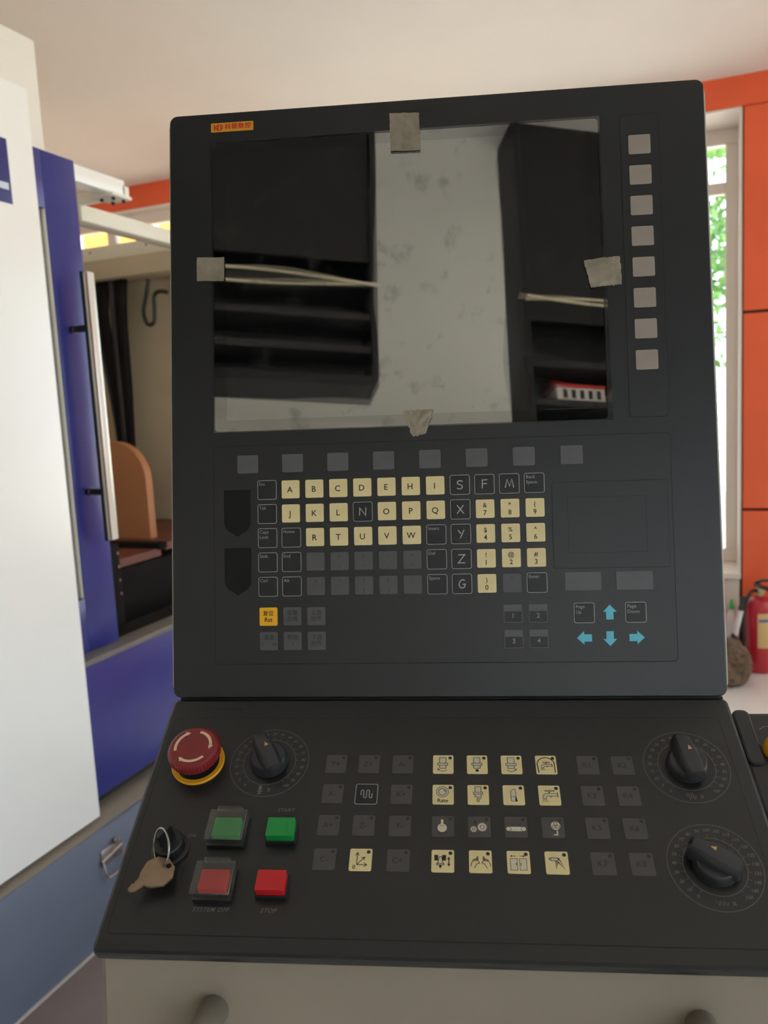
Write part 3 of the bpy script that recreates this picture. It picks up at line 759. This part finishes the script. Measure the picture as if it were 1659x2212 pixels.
# ---- emergency stop
es = link('emergency_stop', lathe_me('stop_stem', [(0, 0), (17.2*MM, 0), (17.2*MM, 1.5*MM), (13*MM, 2*MM), (12*MM, 12*MM), (0, 12*MM)], 40), 'button_base', con, L(-202.2, -65.6, .22))
link('collar', lathe_me('collar', [(17.4*MM, .1*MM), (22.0*MM, .1*MM), (22.2*MM, 1.2*MM), (21.4*MM, 2.0*MM), (18.0*MM, 2.0*MM), (17.4*MM, .1*MM)], 56), 'ring_yellow', es)
bm = bmesh.new(); NS = 96
prof = [(0, 11.0), (17.5, 11.0), (20.8, 12.0), (21.7, 14.2), (21.7, 17.8), (20.6, 20.4), (18.6, 21.6), (0, 22.2)]
rings = []
for j, (r, z) in enumerate(prof):
    if r == 0: rings.append([bm.verts.new((0, 0, z*MM))]); continue
    ring = []
    for i in range(NS):
        a = 2*math.pi*i/NS; k_ = .55 if (2 <= j <= 5 and i % 2) else 0; ring.append(bm.verts.new(((r-k_)*MM*math.cos(a), (r-k_)*MM*math.sin(a), z*MM)))
    rings.append(ring)
for a, b in zip(rings, rings[1:]):
    for i in range(NS):
        j = (i+1) % NS
        if len(a) == 1: bm.faces.new((a[0], b[j], b[i]))
        elif len(b) == 1: bm.faces.new((a[i], a[j], b[0]))
        else: bm.faces.new((a[i], a[j], b[j], b[i]))
mh = link('mushroom_head', finish(bm, 'mushroom_head', 25), 'red_mushroom', es)
p = Print(['arrow_cream'])
for a0 in (78, -42, -162):
    # clockwise arrow: band with a flared point at its end
    n = 12; ro, ri = 15.6, 13.2; A = [R_(a0-74*i/n) for i in range(n+1)]
    p.poly([(ro*math.cos(a), ro*math.sin(a)) for a in A]+[(ri*math.cos(a), ri*math.sin(a)) for a in A[::-1]], 0, 0)
    e = A[-1]; e2 = e-R_(15)
    p.poly([(17.0*math.cos(e), 17.0*math.sin(e)), (14.0*math.cos(e2), 14.0*math.sin(e2)), (12.6*math.cos(e), 12.6*math.sin(e))], 0, .01)
p.build('arrow_print', mh, T(0, 0, 22.0*MM))

# ---- push buttons
def push(u, v, m, cover):
    o = link('push_button', prism_me('button_base', mm(rrect(-14.4, -12.6, 14.4, 12.6, 1)) if cover else mm(rrect(-11.6, -9, 11.6, 9, 1)), 0, 4*MM, .5*MM), 'button_base', con, L(u, v, .22))
    link('button_cap', prism_me('button_cap', mm(rrect(-10.4, -7.7, 10.4, 7.7, .7, 3)), 4*MM, (9.5 if cover else 11)*MM, .5*MM), m, o)
    if cover:
        bm = bmesh.new(); W, D, H, t = 14.4, 12.6, 13.0, 1.0
        bm_box(bm, (-W*MM, -D*MM, (H-t)*MM), (W*MM, D*MM, H*MM), .4*MM, 1)
        for a, b in (((-W, -D, 4), (-W+t, D, H-t)), ((W-t, -D, 4), (W, D, H-t)), ((-W+t, -D, 4), (W-t, -D+t, H-t)), ((-W+t, D-t, 4), (W-t, D, H-t))):
            bm_box(bm, [c*MM for c in a], [c*MM for c in b], .2*MM, 1)
        bm_box(bm, (-9.6*MM, D*MM, 9*MM), (9.6*MM, (D+3.4)*MM, (H-.6)*MM), .4*MM, 1)
        c = link('flip_cover', finish(bm, 'flip_cover', 40), 'clear_cover', o); c['label'] = 'clear plastic flip cover'
        link('hinge', tube_me('hinge', [(-9.6*MM, (D+2.2)*MM, 7.5*MM), (9.6*MM, (D+2.2)*MM, 7.5*MM)], 1.2*MM, 8), 'button_base', o)
    return o
push(-162.6, -129.6, 'green_btn', True); push(-120.8, -129.9, 'green_btn', False)
push(-163.2, -171.6, 'red_btn', True); push(-121.0, -172.0, 'red_btn', False)
p = Print(['low_print'])
p.text('START', -121.5, -109.3, 3.0, shear=.3, space=1.1); p.text('SYSTEM OFF', -163.4, -189.2, 3.2, shear=.3, space=1.1); p.text('STOP', -121.6, -189.0, 3.2, shear=.3, space=1.1)
p.text('OFF', -216.4, -132.4, 2.9, shear=.3, space=1.05); p.text('ON', -191.6, -132.1, 2.9, shear=.3, space=1.05)
p.build('button_lettering', con, L(0, 0, .22))
# ---- key switch
ks = link('key_switch', lathe_me('key_switch', [(0, 0), (14*MM, 0), (14*MM, 1.2*MM), (12.8*MM, 2.0*MM), (11.2*MM, 2.2*MM), (11.0*MM, 10*MM), (10*MM, 11*MM), (0, 11*MM)], 36), 'button_base', con, L(-204.6, -143.0, .22))
link('rim', lathe_me('rim', [(13.4*MM, 1.2*MM), (14.3*MM, 1.0*MM), (14.3*MM, 1.7*MM), (13.4*MM, 2.0*MM), (13.4*MM, 1.2*MM)], 40), 'knob', ks)
link('inserted_key', prism_me('inserted_key', mm(rrect(-6.8, -1.0, 6.8, 1.0, .8, 3)), 11*MM, 24*MM, .5*MM), 'black_plastic', ks, Matrix.Rotation(R_(58), 4, 'Z'))
# ---- body below and behind the lower panel
bm = bmesh.new()
prof = [(-.1595, -.1495), (-.149, -.285), (.045, -.285), (.072, -.012), (-.006, -.012)]
for s in (-.238, .238): pass
va = [bm.verts.new((-.2385, y, z)) for y, z in prof]; vb = [bm.verts.new((.2385, y, z)) for y, z in prof]
bm.faces.new(va); bm.faces.new(vb[::-1])
for i in range(5): bm.faces.new((va[i], va[(i+1) % 5], vb[(i+1) % 5], vb[i]))
bmesh.ops.bevel(bm, geom=[e for e in bm.edges], offset=.004, segments=2, affect='EDGES')
link('lower_housing', finish(bm, 'lower_housing', 40), 'apron', con)
# bent rod handles on the apron
inv = KM.inverted()
def handle(px, py):
    # root line on the apron front plane
    n_ = (kx.cross(kz*1.0 + ky*-.078)).normalized(); P0 = KM @ Vector((0, -.1555, -.2))
    r = ray(px, py); s = (P0-CAM).dot(n_)/r.dot(n_); return inv @ (CAM+r*s)
for px, py in ((444, 2176), (1492, 2210)):
    c = handle(px, py)
    a = [c+Vector((x, y, z)) for x, y, z in ((.006, .010, -.002), (.006, -.010, -.001), (.004, -.024, -.006), (-.002, -.030, -.018), (-.007, -.030, -.040), (-.010, -.026, -.070), (-.010, -.008, -.082), (-.010, .010, -.082))]
    link('pull_handle', tube_me('pull_handle', smooth_path(a, 6), .0105, 16), 'rod', con)
# pedestal post down to the floor, below the picture
cen = KM @ Vector((0, -.04, -.27))
bm = bmesh.new(); bm_box(bm, (cen.x-.06, cen.y-.06, .02), (cen.x+.06, cen.y+.06, cen.z), .006); bm_box(bm, (cen.x-.25, cen.y-.22, .001), (cen.x+.25, cen.y+.22, .025), .004)
me = finish(bm, 'pedestal', 40); me.transform(inv); link('pedestal', me, 'housing', con)
# side box with yellow push button at the right of the lower panel
sb = link('side_box', prism_me('side_box', mm(rrect(243, -150, 330, -6, 7)), -62*MM, -9*MM, 3*MM), 'panel', con, FL)
link('raised_edge', prism_me('raised_edge', mm(rrect(243.5, -60, 258, -4.5, 6)), -12*MM, -6.5*MM, 2*MM), 'panel', sb)
p = Print(['dim_print']); p.line([(262, -24), (266, -21), (326, -21)], .4, 0, -8.9); p.build('groove', sb)
yb = link('yellow_button', lathe_me('yellow_button', [(0, 0), (11.5*MM, 0), (11.5*MM, 4*MM), (10.6*MM, 9*MM), (7.5*MM, 12.5*MM), (0, 14*MM)], 32), 'ring_yellow', con, L(270, -45.5, -9.2)); yb['label'] = 'yellow domed button'

# ================================================================== LOOSE THINGS ON THE CONSOLE
def surf_grid(name, outline_fn, nx, ny, zf, thick):
    """bent thin sheet given by a bilinear quad outline"""
    bm = bmesh.new(); V = []
    for lay in (0, 1):
        g = []
        for j in range(ny+1):
            row = []
            for i in range(nx+1):
                x, y = outline_fn(i/nx, j/ny); row.append(bm.verts.new((x*MM, y*MM, (zf(x, y)+lay*thick)*MM)))
            g.append(row)
        V.append(g)
    for lay in (0, 1):
        for j in range(ny):
            for i in range(nx):
                q = (V[lay][j][i], V[lay][j][i+1], V[lay][j+1][i+1], V[lay][j+1][i]); bm.faces.new(q if lay else q[::-1])
    rim = [(0, i) for i in range(nx)]+[(j, nx) for j in range(ny)]+[(ny, i) for i in range(nx, 0, -1)]+[(j, 0) for j in range(ny, 0, -1)]
    for a, b in zip(rim, rim[1:]+rim[:1]): bm.faces.new((V[0][a[0]][a[1]], V[0][b[0]][b[1]], V[1][b[0]][b[1]], V[1][a[0]][a[1]]))
    return finish(bm, name, 60)
def quad(p00, p10, p11, p01, jag=0., seed=0):
    def f(s, t):
        x = (1-t)*((1-s)*p00[0]+s*p10[0])+t*((1-s)*p01[0]+s*p11[0]); y = (1-t)*((1-s)*p00[1]+s*p10[1])+t*((1-s)*p01[1]+s*p11[1])
        if jag:
            e = noise.noise_vector(Vector((x*.6+seed*7, y*.6, seed))); k = jag*(1 if min(s, t, 1-s, 1-t) < .01 else .2); x += e.x*k; y += e.y*k
        return x, y
    return f
KW = KM @ FU
# clear protective film over the screen: slack sheet, a little larger than the opening at the right
bm = bmesh.new(); NX, NY = 44, 34; g = []
fq = quad((-201.8, 238.4), (154.5, 238.0), (150.8, 509.6), (-202.4, 509.6))
for j in range(NY+1):
    row = []
    for i in range(NX+1):
        x, y = fq(i/NX, j/NY); e = min(i, NX-i)/NX*2; e = min(1, e*2)*min(1, min(j, NY-j)/NY*4); e = e*e*(3-2*e)
        z = .42+e*(.35+.75*noise.noise(Vector((x*.008, y*.006, 3.1)))+.03*noise.noise(Vector((x*.03, y*.03, 8))))
        row.append(bm.verts.new((x*MM, y*MM, max(z, .25)*MM)))
    g.append(row)
for j in range(NY):
    for i in range(NX): bm.faces.new((g[j][i], g[j][i+1], g[j+1][i+1], g[j+1][i]))
o = link('protective_film', finish(bm, 'film', 180), 'film', None, KW); tag(o, 'clear scuffed plastic film taped over the console screen', 'plastic film')
TAPES = [('grey foil tape strip holding the film above the screen, below the top edge', quad((-35.3, 489.6), (-8.3, 488.6), (-8.7, 523.8), (-35.7, 524.8), .5, 1), 1),
 ('small square of grey foil tape on the screen edge farthest from the side keys', quad((-216.3, 379.5), (-190.6, 378.2), (-190.4, 400.4), (-216.1, 401.4), .3, 2), 2),
 ('crumpled foil tape patch at the screen edge beside the column of side keys', quad((138.6, 355.4), (165.6, 357.4), (164.4, 382.4), (133.4, 380.4), 1.1, 3), 3),
 ('torn brown-grey foil tape scrap on the film just above the soft keys', quad((-20.6, 229.2), (-9.0, 231.4), (-1.4, 252.8), (-29.2, 252.8), 1.6, 4), 4)]
for lab, fn, sd in TAPES:
    zf = lambda x, y, sd=sd: 1.15+.55*noise.noise(Vector((x*.22, y*.22, sd*3.3)))+.25*noise.noise(Vector((x*.6, y*.6, sd)))
    o = link('foil_tape', surf_grid('foil_tape', fn, 18, 18, zf, .15), 'foil', None, KW); tag(o, lab, 'tape', 'foil tape pieces on the screen')
# hanging key and split ring
LW = KM @ FL
rp = []
for i in range(49):
    a = 2*math.pi*i/48; rp.append((i, a))
ring_c = Vector((-206.0, -151.0, 16.0)); ax1 = Vector((.55, -.83, .0)).normalized(); ax2 = Vector((.45, .25, .86)); ax2 = (ax2-ax1*ax2.dot(ax1)).normalized()
pts = [LW @ (MM*(ring_c+ax1*13.2*math.cos(2*math.pi*i/48)+ax2*13.2*math.sin(2*math.pi*i/48))) for i in range(48)]
o = link('key_ring', tube_me('key_ring', pts, .0008, 8, True), 'steel'); tag(o, 'thin steel split ring hanging from the key switch', 'key ring')
bm = bmesh.new()
hd = [(12.6*math.cos(R_(a)), 12.2*math.sin(R_(a))) for a in range(-50, 231, 40)]
bl = [(-4.6, -12.5), (-3.2, -15), (-3.2, -16.5), (-2.0, -17.5), (-3.0, -19), (-2.2, -20.5), (-1.4, -22.5), (0, -23.6), (2.0, -22.5), (3.2, -20), (3.2, -13), (5, -12)]
bm_prism(bm, mm((hd+bl)), 0, 2.0*MM, .3*MM)
km = finish(bm, 'key', 30)
hole = None
o = link('key', km, 'brass_key', None, LW @ T(-205.8*MM, -167.0*MM, 8.5*MM) @ Matrix.Rotation(R_(-46), 4, 'Z') @ Matrix.Rotation(R_(-8), 4, 'X'))
tag(o, 'brass-coloured key hanging on the ring below the key switch', 'key')
link('key_hole', lathe_me('key_hole', [(0, 0), (2.0*MM, 0), (2.0*MM, .12*MM), (0, .12*MM)], 16), 'pocket', o, T(1.0*MM, 8.2*MM, 1.98*MM))

# ================================================================== MACHINE TOOL on the left
mt = empty('machine_tool', T(-2.3, 1.9, 0))
tag(mt, 'large white and blue machine tool with sliding door and open enclosure', 'machine')
MO = Vector((-2.3, 1.9, 0))
def mb(name, a, b, m, bev=.004, parent=None):
    off = MO
    me = box_me(name, Vector(a)-off, Vector(b)-off, bev, 2); return link(name, me, m, parent or mt)
def mtube(name, pts, r, m, parent=None, seg=10): return link(name, tube_me(name, [Vector(p)-MO for p in pts], r, seg), m, parent or mt)
wp = mb('white_panel', (-1.68, -.35, .34), (-1.62, 1.73, 2.29), 'machine_white', .004)
# sign on the white panel (letter cut by the picture edge)
sg = mb('sign', (-1.62, 1.42, 1.99), (-1.6185, 1.642, 2.145), 'sign_blue', .0005, wp)
me = text_mesh('L', 105.0, 'CENTER').copy(); me.transform(Matrix.Diagonal((1.35, 1, 1, 1)))
me.transform(Matrix(((0, 0, 1, -1.6180), (1, 0, 0, 1.585), (0, 1, 0, 2.068), (0, 0, 0, 1)))); me.transform(Matrix.Translation(-MO)); link('letter', me, 'sign_letter', wp)
mb('tall_cover', (-1.84, -.35, .34), (-1.755, 1.92, 2.50), 'machine_cover', .005)
mb('machine_body', (-3.45, -.35, .0), (-1.84, 1.62, 2.40), 'machine_cover', .006)
# blue sliding door with its window and long handle
dr = mb('sliding_door', (-1.735, 1.84, .78), (-1.70, 1.968, 2.185), 'machine_blue', .003)
for a, b in (((-1.735, 1.15, .78), (-1.70, 1.84, .94)), ((-1.735, 1.15, 2.03), (-1.70, 1.84, 2.185)), ((-1.735, 1.15, .94), (-1.70, 1.28, 2.03))): mb('door_rail', a, b, 'machine_blue', .002, dr)
mb('door_glass', (-1.722, 1.28, .94), (-1.714, 1.84, 2.03), 'door_glass', 0, dr)
mb('glazing_bead', (-1.714, 1.837, .94), (-1.703, 1.84, 2.03), 'beige_frame', .001, dr)
mb('handle', (-1.635, 1.884, 1.105), (-1.618, 1.912, 1.86), 'aluminium', .003, dr)
mb('handle_strip', (-1.624, 1.8828, 1.107), (-1.619, 1.8845, 1.858), 'groove_brown', .0003, dr)
mb('handle_backing', (-1.644, 1.882, 1.103), (-1.635, 1.912, 1.862), 'black_plastic', .001, dr)
for z in (1.708, 1.245):
    mtube('standoff', [(-1.70, 1.893, z), (-1.643, 1.893, z)], .010, 'black_plastic', dr, 14)
    mtube('washer', [(-1.688, 1.893, z), (-1.684, 1.893, z)], .0125, 'steel', dr, 14)
mb('door_sill', (-1.72, -.35, .765), (-1.640, 3.36, .782), 'sill_grey', .003)
mb('sill_track', (-1.84, 1.62, .765), (-1.72, 3.3, .774), 'dark_steel', .001)
mb('lower_cover', (-1.84, -.35, .372), (-1.655, 3.36, .765), 'machine_blue', .004)
mb('cover_gasket', (-1.80, -.35, .355), (-1.662, 3.36, .373), 'black_plastic', .002)
bs = mb('base', (-3.45, -.35, .0), (-1.60, 3.36, .32), 'base_top', .004)
dw = mb('base_drawer', (-1.60, -.30, .006), (-1.589, 3.3, .322), 'grey_drawer', .002)
# draw latch on the drawer front
lc = Vector((-1.589, 1.715, .235))
mb('latch_plate', lc+Vector((0, -.035, -.018)), lc+Vector((.004, .05, .03)), 'steel', .0015, dw)
mtube('latch_hinge', [lc+Vector((.007, -.04, .0)), lc+Vector((.007, .045, .012))], .005, 'steel', dw)
mtube('latch_loop', smooth_path([lc+Vector((.008, -.034, .0)), lc+Vector((.018, -.036, -.035)), lc+Vector((.016, -.022, -.05)), lc+Vector((.016, .03, -.045)), lc+Vector((.012, .04, .0))], 4), .0028, 'steel', dw)
mb('latch_hook', lc+Vector((.003, .01, .03)), lc+Vector((.016, .022, .046)), 'steel', .001, dw)
# roof frame
tr = mb('top_rail', (-1.86, .9, 2.17), (-1.80, 2.315, 2.222), 'machine_white', .006)
bp = mb('corner_plate', (-1.875, 2.235, 2.160), (-1.788, 2.330, 2.170), 'machine_cover', .002)
for a, b in ((-1.808, 2.312), (-1.852, 2.312), (-1.808, 2.262), (-1.855, 2.262)): mtube('bolt', [(a, b, 2.160), (a, b, 2.152)], .006, 'black_plastic', bp, 10)
mb('cross_beam', (-2.55, 2.30, 2.170), (-1.80, 2.335, 2.205), 'beige_frame', .004)
mb('inner_rail', (-2.075, 2.335, 2.125), (-2.005, 3.30, 2.18), 'beige_frame', .004)
eb = mb('end_beam', (-3.45, 3.2, 2.165), (-1.70, 3.26, 2.25), 'beige_frame', .005)
for xx in (-2.72, -2.40): mtube('screw', [(xx, 3.2, 2.225), (xx, 3.197, 2.225)], .005, 'steel', eb, 8)
mb('end_wall', (-3.45, 3.26, .79), (-1.70, 3.30, 2.25), 'interior', .003)
mb('upper_lining', (-3.45, 3.10, 2.08), (-1.9, 3.26, 2.165), 'interior', .004)
mb('rear_wall', (-3.47, 1.62, .32), (-3.43, 3.36, 2.25), 'interior', .003)
mb('wall_post', (-2.25, 3.20, .79), (-2.14, 3.262, 2.165), 'interior', .003)
for z in (1.745, 1.765, 1.785): mtube('stud', [(-2.235, 3.20, z), (-2.235, 3.194, z)], .005, 'dark_steel', None, 8)
for k in range(6):
    xx = -2.66+.032*k; mtube('hose', smooth_path([(xx-.02, 3.17, 2.09), (xx, 3.14-.01*(k % 3), 1.9), (xx+.03-.012*k, 3.15, 1.6), (xx+.05-.02*k, 3.16, 1.3), (xx+.05-.02*k, 3.17, .95)], 6), .015+.004*(k % 2), 'dark_steel' if k % 3 else 'rubber')
mtube('cable_loop', smooth_path([(-2.345, 3.12, 2.06), (-2.36, 3.12, 2.0), (-2.385, 3.12, 1.92), (-2.37, 3.12, 1.865), (-2.335, 3.12, 1.87), (-2.325, 3.12, 1.93), (-2.32, 3.12, 1.985), (-2.29, 3.12, 2.0), (-2.26, 3.14, 1.995)], 6), .009, 'black_plastic')
# rounded copper coloured spindle cover
pr = [(-2.62, .93)]+[(-2.62, 1.36)]+[(-2.30+.16*math.cos(R_(a)), 1.20+.16*math.sin(R_(a))) for a in range(90, -1, -10)]+[(-2.14, .93)]
bm = bmesh.new(); va = [bm.verts.new(Vector((x_, 2.72, z_))-MO) for x_, z_ in pr]; vb = [bm.verts.new(Vector((x_, 2.76, z_))-MO) for x_, z_ in pr]
bm.faces.new(va); bm.faces.new(vb[::-1])
for i in range(len(pr)): bm.faces.new((va[i], va[(i+1) % len(pr)], vb[(i+1) % len(pr)], vb[i]))
link('spindle_cover', finish(bm, 'spindle_cover', 40), 'copper_cover', mt)
# way covers and dark chip tray inside
mb('interior_floor', (-3.43, 1.62, .32), (-1.84, 3.26, .60), 'dark_steel', .003)
def slab(name, pts, m):
    bm = bmesh.new(); a = [bm.verts.new(Vector(p)-MO) for p in pts]; b = [bm.verts.new(Vector(p)-MO-Vector((0, 0, .03))) for p in pts]
    n = len(a); bm.faces.new(a); bm.faces.new(b[::-1])
    for i in range(n): bm.faces.new((a[i], b[i], b[(i+1) % n], a[(i+1) % n]))
    return link(name, finish(bm, name), m, mt)
a_ = on(0, 267, 1231, -2.0); b_ = on(0, 351, 1203, -2.0); zt = (a_.z+b_.z)/2
mb('guard_box', (-2.45, 2.20, .45), (-2.0, 3.24, zt), 'dark_steel', .004)
slab('way_cover', [(-2.45, 2.25, zt+.035), (-2.02, 2.25, zt+.034), (-2.02, b_.y+.02, zt+.034), (-2.45, b_.y+.02, zt+.035)], 'way_brown')
slab('way_cover', [(-2.9, b_.y+.05, zt+.06), (-2.02, b_.y+.05, zt+.05), (-2.02, 3.24, zt+.05), (-2.9, 3.24, zt+.06)], 'way_brown')
mb('slide_rail', (-2.42, b_.y, zt+.03), (-2.01, b_.y+.05, zt+.055), 'dark_steel', .002)
c_ = on(0, 240, 1250, -1.84); d_ = on(0, 263, 1250, -1.84); e_ = on(0, 250, 1176, -1.84)
fr = mb('door_post', (-1.90, c_.y-.02, .45), (-1.84, d_.y, e_.z), 'dark_steel', .003)
for k in range(4): mtube('rivet', [(-1.84, d_.y-.012, e_.z-.03-.045*k), (-1.836, d_.y-.012, e_.z-.03-.045*k)], .005, 'steel', fr, 8)
mb('chip_tray', (-2.0, 1.62, .60), (-1.80, 3.24, .70), 'dark_steel', .003)

# ================================================================== BY THE WINDOW: extinguishers, bottle, rock
def extinguisher(x, y, s, label, rot, nozzle=True, h=.37):
    t = empty('fire_extinguisher', T(x, y, 0) @ Matrix.Rotation(R_(rot), 4, 'Z') @ Matrix.Scale(s, 4)); tag(t, label, 'fire extinguisher', 'fire extinguishers by the window')
    link('cylinder', lathe_me('cylinder', [(0, 0), (.055, 0), (.066, .008), (.068, .02), (.068, h-.05), (.062, h-.025), (.045, h-.006), (.022, h), (.018, h+.012), (0, h+.012)], 36), 'extinguisher_red', t)
    # wrap-around label following the cylinder
    bm = bmesh.new(); rr = .0688
    def wrap(z0, z1, a0, a1, m, r_):
        n = 10; lo = [bm.verts.new((r_*math.cos(R_(a0+(a1-a0)*i/n)), r_*math.sin(R_(a0+(a1-a0)*i/n)), z0)) for i in range(n+1)]
        hi = [bm.verts.new((r_*math.cos(R_(a0+(a1-a0)*i/n)), r_*math.sin(R_(a0+(a1-a0)*i/n)), z1)) for i in range(n+1)]
        for i in range(n):
            f = bm.faces.new((lo[i], lo[i+1], hi[i+1], hi[i])); f.material_index = m
    wrap(.13, .30, -125, -35, 0, rr); wrap(.258, .272, -120, -40, 1, rr+.0004)
    me = bpy.data.meshes.new('label'); bm.to_mesh(me); bm.free(); link('paper_label', me, ['ext_label', 'ext_blue'], t)
    link('valve', lathe_me('valve', [(0, h), (.020, h), (.020, h+.02), (.014, h+.03), (.014, h+.05), (0, h+.05)], 16), 'brass', t)
    link('gauge', lathe_me('gauge', [(0, 0), (.016, 0), (.016, .012), (0, .014)], 18, T(0, -.014, h+.028) @ Matrix.Rotation(R_(90), 4, 'X')), 'brass', t)
    bm = bmesh.new(); bm_box(bm, (-.012, -.1, h+.045), (.012, .03, h+.06), .003, 1); link('carry_handle', finish(bm, 'ch', 40), 'rubber', t)
    bm = bmesh.new(); bm_tube(bm, smooth_path([(0, .03, h+.06), (0, -.03, h+.085), (0, -.11, h+.10)], 4), .008, 8); link('squeeze_lever', finish(bm, 'sl', 50), 'rubber', t)
    if nozzle:
        link('hose', tube_me('hose', smooth_path([(-.012, .0, h+.03), (-.05, -.01, h+.025), (-.085, -.02, h-.05), (-.09, -.025, .2), (-.088, -.03, .05)], 6), .0085, 10), 'rubber', t)
    return t
extinguisher(.192, 4.51, 1.05, 'red fire extinguisher with a paper label, before the orange column', 28)
extinguisher(-.035, 4.57, .82, 'red fire extinguisher behind the spray bottle', -40, False)
# discharge horn leaning on the extinguisher: black grip, white tube
P1 = on(1, 1606, 1288, 4.415); P2 = on(1, 1601, 1318, 4.415); P3 = on(1, 1588, 1372, 4.415); P4 = on(1, 1586, 1376, 4.415); P5 = on(1, 1586, 1386, 4.415)
hn = empty('hose_horn', T(P5.x, 4.415, 0)); tag(hn, 'white tube with black ends leaning between bottle and fire extinguisher', 'tube')
O5 = Vector((P5.x, 4.415, 0))
link('tube', tube_me('tube', [P2-O5, P3-O5], .0125, 14), 'hose_white', hn); link('grip', tube_me('grip', [P1-O5, P2-O5], [.012, .014], 14), 'rubber', hn)
link('foot', lathe_me('foot', [(0, 0), (.018, 0), (.019, P4.z*.95), (.012, P4.z*1.1), (0, P4.z*1.1)], 16), 'rubber', hn)
bt = empty('spray_bottle', T(.063, 4.52, 0)); tag(bt, 'pale plastic bottle with a green nozzle standing by the window', 'bottle')
link('body', lathe_me('body', [(0, 0), (.034, 0), (.036, .01), (.036, .20), (.032, .26), (.020, .29), (.012, .305), (.012, .32), (0, .32)], 24), 'bottle', bt)
link('nozzle', lathe_me('nozzle', [(0, .315), (.014, .315), (.013, .33), (.005, .365), (0, .368)], 14), 'green_cap', bt)
# porous rock
bm = bmesh.new(); bmesh.ops.create_icosphere(bm, subdivisions=5, radius=1)
for v in bm.verts:
    d = v.co.copy(); f = 1+.13*noise.noise(d*1.6+Vector((4, 1, 2)))+.07*noise.noise(d*4.5)+.05*noise.noise(d*10)
    pit = noise.noise(d*7+Vector((9, 9, 9))); f -= max(0, pit-.15)*.35
    p_ = Vector((d.x*.125, d.y*.11, d.z*.125))*f
    p_.z = max(p_.z, -.095+.004*noise.noise(d*6)); v.co = p_+Vector((0, 0, .095))
rk = link('rock', finish(bm, 'rock', 180), 'rock', None, T(.033, 4.270, .004)); tag(rk, 'brown porous rock lying on the pale tiled floor', 'rock')

# ================================================================== BEHIND THE PHOTOGRAPHER (mirrored in the screen)
def rack(x0, x1, z0, label, shelves):
    t = empty('overhead_rack', T((x0+x1)/2, -.92, z0)); tag(t, label, 'rack', 'overhead racks hung from the ceiling')
    hx = (x1-x0)/2; H = CEIL-z0
    link('back_panel', box_me('back_panel', (-hx, .05, 0), (hx, .065, H), .002, 1), 'rack', t)
    for s in (-1, 1): link('side_panel', box_me('side_panel', (s*hx-(.02 if s > 0 else 0), .065, 0), (s*hx+(.02 if s < 0 else 0), .2, H), .002, 1), 'rack', t)
    link('bottom_board', box_me('bottom_board', (-hx+.02, .065, 0), (hx-.02, .2, .03), .002, 1), 'rack', t)
    for z in shelves: link('shelf', box_me('shelf', (-hx+.02, .065, z), (hx-.02, .19, z+.022), .002, 1), 'rack_board', t)
    link('face_board', box_me('face_board', (-hx+.02, .17, H*.42), (hx-.02, .185, H), .002, 1), 'rack', t)
    return t
rack(-1.15, -.005, 2.045, 'black overhead rack hung from the ceiling, without any box', (.10, .20, .30))
rack(.43, 1.42, 1.80, 'black overhead rack holding a red and white box', (.10, .22, .34))
def carton(x, w_, n, label):
    cb = empty('carton', T(x, -.79, 2.0425)); tag(cb, label, 'box', 'boxes on the overhead rack')
    link('box_body', box_me('box_body', (-w_/2, -.05, 0), (w_/2, .05, .042), .002, 1), 'carton_white', cb); link('box_lid', box_me('box_lid', (-w_/2-.002, -.052, .042), (w_/2+.002, .052, .052), .002, 1), 'carton_red', cb)
    for k in range(n): link('slot', box_me('slot', (-w_/2+.02+.026*k, .05, .008), (-w_/2+.032+.026*k, .0525, .034), .0005, 1), 'rack', cb)
carton(.60, .15, 5, 'white box with red lid and a row of dark slots, on the overhead rack')
carton(.735, .07, 0, 'small plain white box with red lid beside the slotted box')
for x0, x1, lab in ((-1.15, -.005, 'the overhead rack without a box'), (.43, 1.42, 'the overhead rack with the red and white box')):
    for k in range(2):
        pts = smooth_path([(x0+(x1-x0)*t, -.700+.012*k, 2.335+(.014*math.sin(t*7+k*3.1))+(.006 if k else 0)) for t in [i/8 for i in range(9)]], 6)
        o = link('cord', tube_me('cord', pts, .0045, 8), 'cord'); tag(o, ('upper' if k else 'lower')+' strand of pale cord along '+lab, 'cord', 'cords along the racks')

o = link('floor_shade_sheet', prism_me('floor_shade_sheet', rrect(-1.575, .35, -.75, 2.6, .03), .0005, .008, .002), 'floor_shade_brown'); tag(o, 'added pinkish brown sheet standing in for floor shade along the machine base', 'floor shade')  # added sheet that darkens the floor where shade falls
